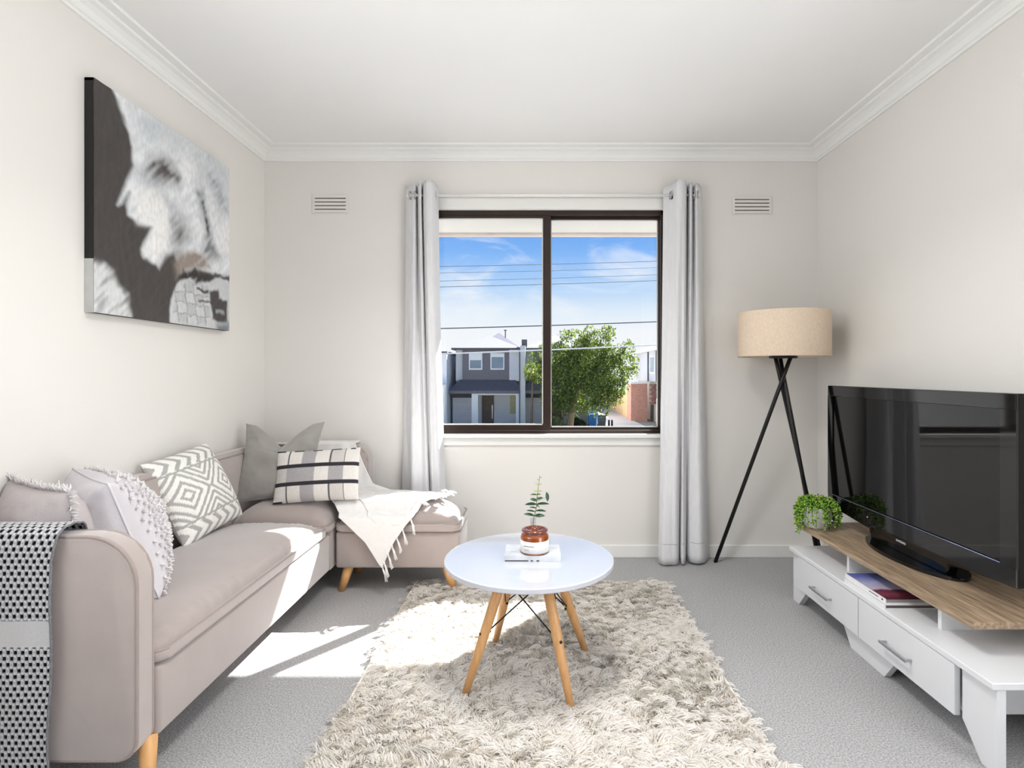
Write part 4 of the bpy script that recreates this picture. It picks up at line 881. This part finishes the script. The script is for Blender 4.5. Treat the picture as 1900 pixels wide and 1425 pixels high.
# townhouses across the street
DARK = mat('slate_brick', (128, 124, 128), .85, var=.10, scale=5, stretch=(1, 1, 5)); LGT = mat('pale_grey_render', (226, 226, 226), .85, var=.03, scale=1)
ROOFM = mat('light_metal_roof', (140, 139, 147), .5, var=.05, scale=3, stretch=(8, .3, 1)); WF = mat('white_window_frame', (248, 248, 246), .5, var=.02)
WG = mat('reflecting_glass', (120, 142, 158), .06, var=.15, scale=1.2, spec=.9); SKIRT = mat('charcoal_tiles', (100, 97, 102), .8, var=.12, scale=6)
GARD = mat('garage_door_panel', (228, 228, 230), .5, var=.03, scale=2); BROWN = mat('timber_door', (112, 96, 82), .6, var=.15, scale=5); CREAMW = mat('curtained_window', (196, 186, 140), .4, var=.1, scale=3)
def townhouse(sx, label, near=True):
    Y = 44.0; o = (-3.7 + sx, Y, GZ); r = empty('townhouse', o, label, 'building', 'townhouses across the street')
    def b(nm, x0, x1, y0, y1, z0, z1, m, par=r, bev=0): return boxo(nm, (x0 + sx, x1 + sx, y0, y1, z0, z1), m, par, o, bev=bev)
    b('upper_wall', -5.72, -1.98, Y, Y + 10, .45, 2.95, DARK); b('upper_wall', -6.28, -5.72, Y + .25, Y + 10, .45, 2.95, LGT); b('upper_wall', -1.98, -1.12, Y - .05, Y + 10, .45, 2.95, LGT)
    b('lower_wall', -6.28, -1.12, Y + .6, Y + 10, GZ, .45, LGT)
    b('eave_gutter', -6.55, -1.0, Y - .45, Y + 10.3, 2.93, 3.07, SKIRT)
    for x0, x1 in ((-5.2, -4.13), (-3.48, -2.37)):
        wdw = b('window', x0, x1, Y - .06, Y, 1.34, 2.68, WF); b('pane', x0 + .09, x1 - .09, Y - .075, Y - .06, 1.45, 2.6, WG, wdw); b('blind', x0 + .09, x1 - .09, Y - .085, Y - .075, 2.1 if x0 < -4 else 2.35, 2.6, WF, wdw)
    def hip(nm, x0, x1, y0, y1, z0, zr, run):
        bm = bmesh.new(); xm = (x0 + x1) / 2; V = [bm.verts.new(p) for p in ((x0 + sx, y0, z0), (x1 + sx, y0, z0), (x1 + sx, y1, z0), (x0 + sx, y1, z0), (xm + sx, y0 + run, zr), (xm + sx, y1 - run, zr))]
        for q in ((0, 1, 4), (1, 2, 5, 4), (2, 3, 5), (3, 0, 4, 5), (0, 3, 2, 1)): bm.faces.new([V[i] for i in q])
        return bm_obj(nm, bm, ROOFM, r, o)
    rf = hip('roof', -6.5, -1.05, Y - .4, Y + 9, 3.07, 4.25, 2.9); hip('rear_roof', -5.3, -1.2, Y + 4.5, Y + 14, 3.3, 4.8, 2.4)
    bm = bmesh.new(); tube(bm, [(-2.55 + sx, Y + 5, 4.2), (-2.55 + sx, Y + 5, 4.85)], .05, 8); lathe(bm, [(.02, 4.8), (.12, 4.82), (.12, 4.92), (.02, 4.95)], (-2.55 + sx, Y + 5, 0), 10); bm_obj('flue', bm, SKIRT, rf, o)
    # skirt roof between storeys
    bm = bmesh.new(); V = [bm.verts.new((x + sx, y, z)) for x, y, z in ((-6.7, Y - 1.3, -.30), (-1.0, Y - 1.3, -.30), (-1.5, Y, .55), (-5.9, Y, .55), (-6.7, Y, -.30), (-1.0, Y, -.30))]
    for q in ((0, 1, 2, 3), (0, 3, 4), (1, 5, 2), (0, 4, 5, 1)): bm.faces.new([V[i] for i in q])
    bm_obj('skirt_roof', bm, SKIRT, r, o); b('fascia_band', -6.65, -1.02, Y - 1.28, Y - 1.15, -.52, -.28, DARK)
    g = b('garage_door', -6.55, -4.95, Y + .3, Y + .6, GZ, -.9, GARD)
    for k in range(1, 4): b('panel_line', -6.55, -4.95, Y + .285, Y + .3, GZ + k * .55, GZ + k * .55 + .03, WF, g)
    b('garage_gap_block', -6.55, -4.95, Y + .1, Y + .6, -.9, -.25, SKIRT)  # charcoal block fills the dark gap over the garage door
    b('portico_post', -4.85, -4.35, Y - 1.2, Y - .7, GZ, -.62, WF); b('portico_post', -1.42, -1.05, Y - 1.2, Y - .7, GZ, -.62, WF); b('portico_beam', -4.85, -1.05, Y - 1.2, Y + .6, -.62, -.28, WF)
    dr = b('front_door', -4.2, -3.25, Y + .5, Y + .62, GZ, -.75, BROWN); b('door_handle', -3.4, -3.34, Y + .42, Y + .5, GZ + .5, GZ + 1.6, CHROME, dr)
    b('entry_window', -1.95, -1.45, Y + .52, Y + .62, GZ + .9, -.75, CREAMW)
    b('party_wall', -1.08, -.68, Y - 1.4, Y + 10, GZ, 3.2, LGT); b('downpipe', -1.16, -1.08, Y - 1.45, Y - 1.35, GZ, 2.9, SKIRT); b('chimney_cap', -.98, -.55, Y - .6, Y + .2, 3.2, 3.72, SKIRT)
townhouse(0, 'two storey slate grey townhouse with a white portico seen through the window')
townhouse(5.62, 'second slate grey townhouse half hidden behind the street tree')
# pale building at the far left of the view
o = (-9, 43, GZ); nb = empty('neighbour_house', o, 'white walled house beside the slate grey townhouse', 'building')
WHT = mat('white_render', (244, 245, 246), .8, var=.02, scale=1)
boxo('wall', (-14, -6.75, 42.6, 52, GZ, 2.55), WHT, nb, o); boxo('garage_wing', (-14, -6.62, 41.6, 42.6, GZ, .25), LGT, nb, o); boxo('parapet', (-14.1, -6.7, 42.5, 52, 2.55, 2.75), SKIRT, nb, o)
boxo('pilaster', (-7.2, -6.7, 41.4, 41.6, GZ, .2), WF, nb, o)
# grey clad house and brick base on the other side of the driveway
CLAD = mat('grey_cladding', (188, 192, 198), .8, var=.06, scale=3, stretch=(4, 4, .3)); BRICK = mat('red_brick', (186, 138, 122), .9, var=.22, scale=5, stretch=(1, 1, 4)); LATT = mat('brick_screen', (150, 100, 92), .9, var=.2, scale=9)
o = (13, 48, GZ); rh = empty('clad_house', o, 'grey clad house above red brick walls behind the driveway', 'building')
boxo('upper_wall', (10.2, 17, 43.5, 55, .35, 3.0), CLAD, rh, o); boxo('lower_wall', (10.4, 17, 44.5, 55, GZ, .35), mat('pale_block', (176, 172, 164), .9, var=.05), rh, o)
bm = bmesh.new(); V = [bm.verts.new(p) for p in ((9.7, 43, 3.0), (17.5, 43, 3.0), (17.5, 55.5, 3.0), (9.7, 55.5, 3.0), (13.6, 46, 4.6), (13.6, 52.5, 4.6))]
for q in ((0, 1, 4), (1, 2, 5, 4), (2, 3, 5), (3, 0, 4, 5), (0, 3, 2, 1)): bm.faces.new([V[i] for i in q])
bm_obj('roof', bm, ROOFM, rh, o); boxo('gutter', (9.62, 9.74, 43, 55.5, 2.92, 3.06), WF, rh, o)
wd_ = boxo('window', (10.12, 10.2, 46.3, 48.3, 1.05, 2.55), WF, rh, o); boxo('pane', (10.10, 10.13, 46.5, 48.1, 1.15, 2.45), WG, wd_, o)
for y in (45.6, 49.0): boxo('downpipe', (10.08, 10.2, y, y + .14, .35, 2.95), SKIRT, rh, o)
boxo('brick_pier', (8.35, 9.75, 47.5, 49.5, GZ, .15), BRICK, rh, o); boxo('pier_cap', (8.25, 9.85, 47.4, 49.6, .15, .28), LGT, rh, o)
# openwork brick screen: courses of spaced bricks
for j in range(9):
    bm = bmesh.new()
    for i in range(5): x = 9.8 + i * .42 + (.21 if j % 2 else 0); box(bm, x, x + .24, 46.8, 46.95, -1.55 + j * .19, -1.55 + j * .19 + .15)
    bm_obj('brick_course', bm, LATT, rh, o)
boxo('screen_back', (9.78, 12, 46.96, 47.0, -1.6, .18), mat('pale_screen_sheet', (196, 176, 168), .9, var=.05), rh, o)  # pale pinkish sheet behind the spaced bricks
boxo('letterbox_pillar', (10.0, 10.45, 44.6, 45.1, GZ, -1.0), WF, rh, o)
# timber paling fence
o = (8.65, 62, GZ); fn = empty('paling_fence', o, 'tan timber paling fence along the driveway', 'fence')
PAL = mat('tan_timber', (204, 172, 128), .9, var=.12, scale=4, stretch=(1, 1, .3))
for k in range(44): y = 50.0 + k * .62; boxo('paling', (8.62, 8.68, y, y + .59, GZ, GZ + 2.3 + .05 * (k % 3)), PAL, fn, o)
boxo('end_gate', (6.0, 8.68, 77.4, 77.5, GZ, GZ + 2.2), PAL, fn, o)
# wheelie bins
def bin_(x, y, body, lid, label, h=1.0):
    o = (x, y, GZ + .04); r = empty('wheelie_bin', o, label, 'bin', 'wheelie bins at the kerb'); z = GZ + .04
    bm = bmesh.new(); V = [bm.verts.new((x + sx * w_, y + sy * d_, z + zz)) for zz, w_, d_ in ((.06, .23, .26), (h - .08, .30, .35)) for sx, sy in ((-1, -1), (1, -1), (1, 1), (-1, 1))]
    for q in ((0, 1, 2, 3), (4, 7, 6, 5), (0, 4, 5, 1), (1, 5, 6, 2), (2, 6, 7, 3), (3, 7, 4, 0)): bm.faces.new([V[i] for i in q])
    bm_obj('body', bm, body, r, o); boxo('lid', (x - .33, x + .33, y - .38, y + .38, z + h - .09, z + h), lid, r, o, bev=.03)
    for s in (-1, 1): bm = bmesh.new(); tube(bm, [(x + s * .22, y + .28, z + .11), (x + s * .30, y + .28, z + .11)], .11, 14); bm_obj('wheel', bm, BLACKM, r, o)
BB = mat('blue_bin_plastic', (24, 120, 214), .5, var=.04); GB = mat('grey_bin_plastic', (104, 108, 114), .55, var=.05); OB = mat('orange_lid_plastic', (232, 138, 74), .5, var=.04)
bin_(4.42, 41.9, BB, BB, 'blue wheelie bin at the kerb in front of the tree', 1.05); bin_(5.14, 41.9, GB, GB, 'grey wheelie bin next to the blue one', .98); bin_(5.28, 48.5, GB, OB, 'wheelie bin with an orange lid behind the blue one', 1.1)
for x in (5.62, 5.85): 
    o = (x, 41.4, GZ + .04); bm = bmesh.new(); lathe(bm, [(0, 0), (.07, 0), (.07, .55), (.05, .62), (0, .64)], o, 12)
    tag(bm_obj('bollard', bm, BLACKM, None, None, True), 'short black bollard %s the driveway entrance' % ('farther from' if x < 5.7 else 'nearer to'), 'bollard', 'bollards at the driveway')
# street trees and shrubs
def crown_mesh(name, parent, o, blobs, n, size, droop, m, dark, bright):
    V = np.zeros((n, 4, 3)); C = np.zeros((n, 4, 3)); wts = np.array([b[3] ** 2 for b in blobs]); ch = rng.choice(len(blobs), n, p=wts / wts.sum())
    d0, b0 = np.array(lin(dark)), np.array(lin(bright))
    for i in range(n):
        cx, cy, cz, r = blobs[ch[i]]; d = rng.normal(size=3); d /= np.linalg.norm(d); rr = r * rng.uniform(.55, 1.0) ** .5
        p = np.array((cx, cy, cz)) + d * rr * np.array((1, 1, .85)); p[2] -= droop * rng.random() ** 2 * (1 if d[2] < .2 else .2)
        a = rng.normal(size=3); a[2] -= droop * 1.5; a /= np.linalg.norm(a); b = np.cross(a, rng.normal(size=3)); b /= np.linalg.norm(b)
        L, W = size * rng.uniform(.7, 1.5), size * rng.uniform(.3, .5)
        V[i] = (p - a * L / 2, p + b * W / 2, p + a * L / 2, p - b * W / 2); C[i] = d0 + (b0 - d0) * rng.random()
    F = [tuple(range(4 * i, 4 * i + 4)) for i in range(n)]
    tag(py_obj(name, V.reshape(-1, 3), F, m, parent, o, False, C.reshape(-1, 3)), kind='stuff')
LEAF = mat('tree_leaf', rough=.55, attr=True, var=.1, scale=2); translucent(LEAF, .4, (1.0, 1.0, .55))
BARK = mat('bark', (150, 124, 104), .9, var=.25, scale=6, bump=.4)
o = (2.7, 39.3, GZ); tr = empty('street_tree', o, 'large weeping green tree across the street', 'tree')
TS = .914        # the tree stands at 39.3 m
def tp(x, y, z): return (x * TS, 39.3 + (y - 43) * TS, EYE + (z - EYE) * TS)
bm = bmesh.new()
for pts, rr in (([(2.75, 43, GZ - .4), (2.95, 43, GZ + 1.4), (3.3, 43.1, GZ + 2.8), (3.5, 43.2, GZ + 4.6)], [.26, .21, .18, .1]), ([(3.0, 43, GZ + 1.6), (2.4, 43, GZ + 3.0), (2.0, 43, GZ + 4.6)], [.16, .12, .06]), ([(3.3, 43.1, GZ + 2.8), (4.6, 43, GZ + 4.0), (6.2, 42.8, GZ + 5.6)], [.14, .1, .05])):
    tube(bm, [tp(*p) for p in pts], rr, 10)
bm_obj('trunk', bm, BARK, tr, o, True)
bl = [(1.9, 43, 2.2, 1.7), (3.1, 43, 3.55, 1.35), (4.9, 43, 3.5, 1.4), (4.3, 43, 2.6, 1.7), (4.0, 43, 1.6, 2.1), (2.2, 43, .4, 1.8), (5.8, 43, 1.3, 1.7), (6.9, 43, 1.9, 1.2), (4.0, 43, -.2, 1.7), (5.6, 43, -.4, 1.2), (7.3, 43, 3.1, .7), (6.0, 43, 2.6, 1.0), (1.2, 43, .9, 1.0), (1.5, 43, -.7, 1.2), (2.5, 43, -1.2, .9), (1.2, 43, 1.9, .9), (5.3, 43, -1.3, .7), (3.2, 43, -1.0, .9), (4.5, 43, -1.4, .6), (6.4, 43, .1, .9), (2.9, 43, 1.6, 1.7), (5.0, 43, .6, 1.6), (6.3, 43, -.6, .7)]
sub = []
for x, y, z, r in bl:          # ragged, hanging sprays round every bough
    for _ in range(5):
        a = random.uniform(0, 2 * math.pi); e = random.uniform(-.9, 1.0); q = r * random.uniform(.85, 1.12)
        sub.append((x + q * math.cos(a) * math.cos(e), y + .6 * q * math.sin(a) * math.cos(e), z + q * math.sin(e), r * random.uniform(.2, .36)))
bl = [(x, y, z, r * .86) for x, y, z, r in bl] + sub
bl = [(*tp(x, y, z), r * TS) for x, y, z, r in bl]
crown_mesh('crown', tr, o, bl, 23000, .21, .65, LEAF, (52, 76, 40), (136, 154, 66))
o = (-.2, 41, GZ); t2 = empty('small_tree', o, 'small rounded green tree in front of the second townhouse', 'tree')
bm = bmesh.new(); tube(bm, [(-.2, 41, GZ), (-.15, 41, GZ + 2.2), (-.1, 41, .6)], [.1, .08, .05], 8); bm_obj('trunk', bm, BARK, t2, o, True)
crown_mesh('crown', t2, o, [(-.05, 41, 1.3, .75), (.3, 41, .8, .6), (-.25, 41, .9, .5)], 1500, .16, .1, LEAF, (70, 92, 50), (158, 170, 84))
for (x, y, s, lb) in ((1.5, 41.8, .6, 'pale grassy shrub below the weeping tree'), (3.15, 41.7, .55, 'dark hedge shrub behind the blue bin')):
    o = (x, y, GZ); sh = empty('shrub', o, lb, 'shrub', 'shrubs across the street'); dk = 'dark' in lb
    crown_mesh('foliage', sh, o, [(x, y, GZ + s * .6, s), (x + .5 * s, y, GZ + s * .5, s * .8), (x - .5 * s, y, GZ + s * .8, s * .7)], 1600, .22, -.1, LEAF, (40, 56, 40) if dk else (104, 116, 72), (66, 84, 58) if dk else (196, 200, 150))
    bm = bmesh.new(); tube(bm, [(x, y, GZ), (x, y, GZ + s * .6)], [.08, .04], 6); bm_obj('stem', bm, BARK, sh, o, True)
# overhead wires
WIRE = mat('grey_cable', (92, 98, 112), .6, var=.05); WIRE2 = mat('dark_cable', (76, 78, 86), .6, var=.05)
for px0, px1, Yw, r, m, lb in ((495, 485, 15, .008, WIRE, 'topmost thin overhead wire crossing the sky'), (507, 497, 15.5, .006, WIRE, 'second thin overhead wire from the top'), (522, 510, 15, .006, WIRE, 'third thin overhead wire from the top'), (533, 521, 15.5, .008, WIRE, 'fourth thin overhead wire from the top'), (610, 597, 13, .013, WIRE2, 'thick dark overhead cable above the roofs'), (657, 640, 11, .013, mat('pale_cable', (206, 208, 212), .5, var=.03), 'thick pale overhead cable crossing in front of the tree')):
    xa, xb = (815 - 991) * Yw / 1023, (1222 - 991) * Yw / 1023; za, zb = EYE + (692 - px0) * Yw / 1023, EYE + (692 - px1) * Yw / 1023; sl = (zb - za) / (xb - xa)
    pts = [(x, Yw, za + sl * (x - xa) + .0016 * ((x - .4) ** 2 - 4)) for x in np.linspace(-16, 16, 33)]
    bm = bmesh.new(); tube(bm, pts, r, 6); tag(bm_obj('overhead_wire', bm, m, None, None, True), lb, 'wire', 'overhead wires')
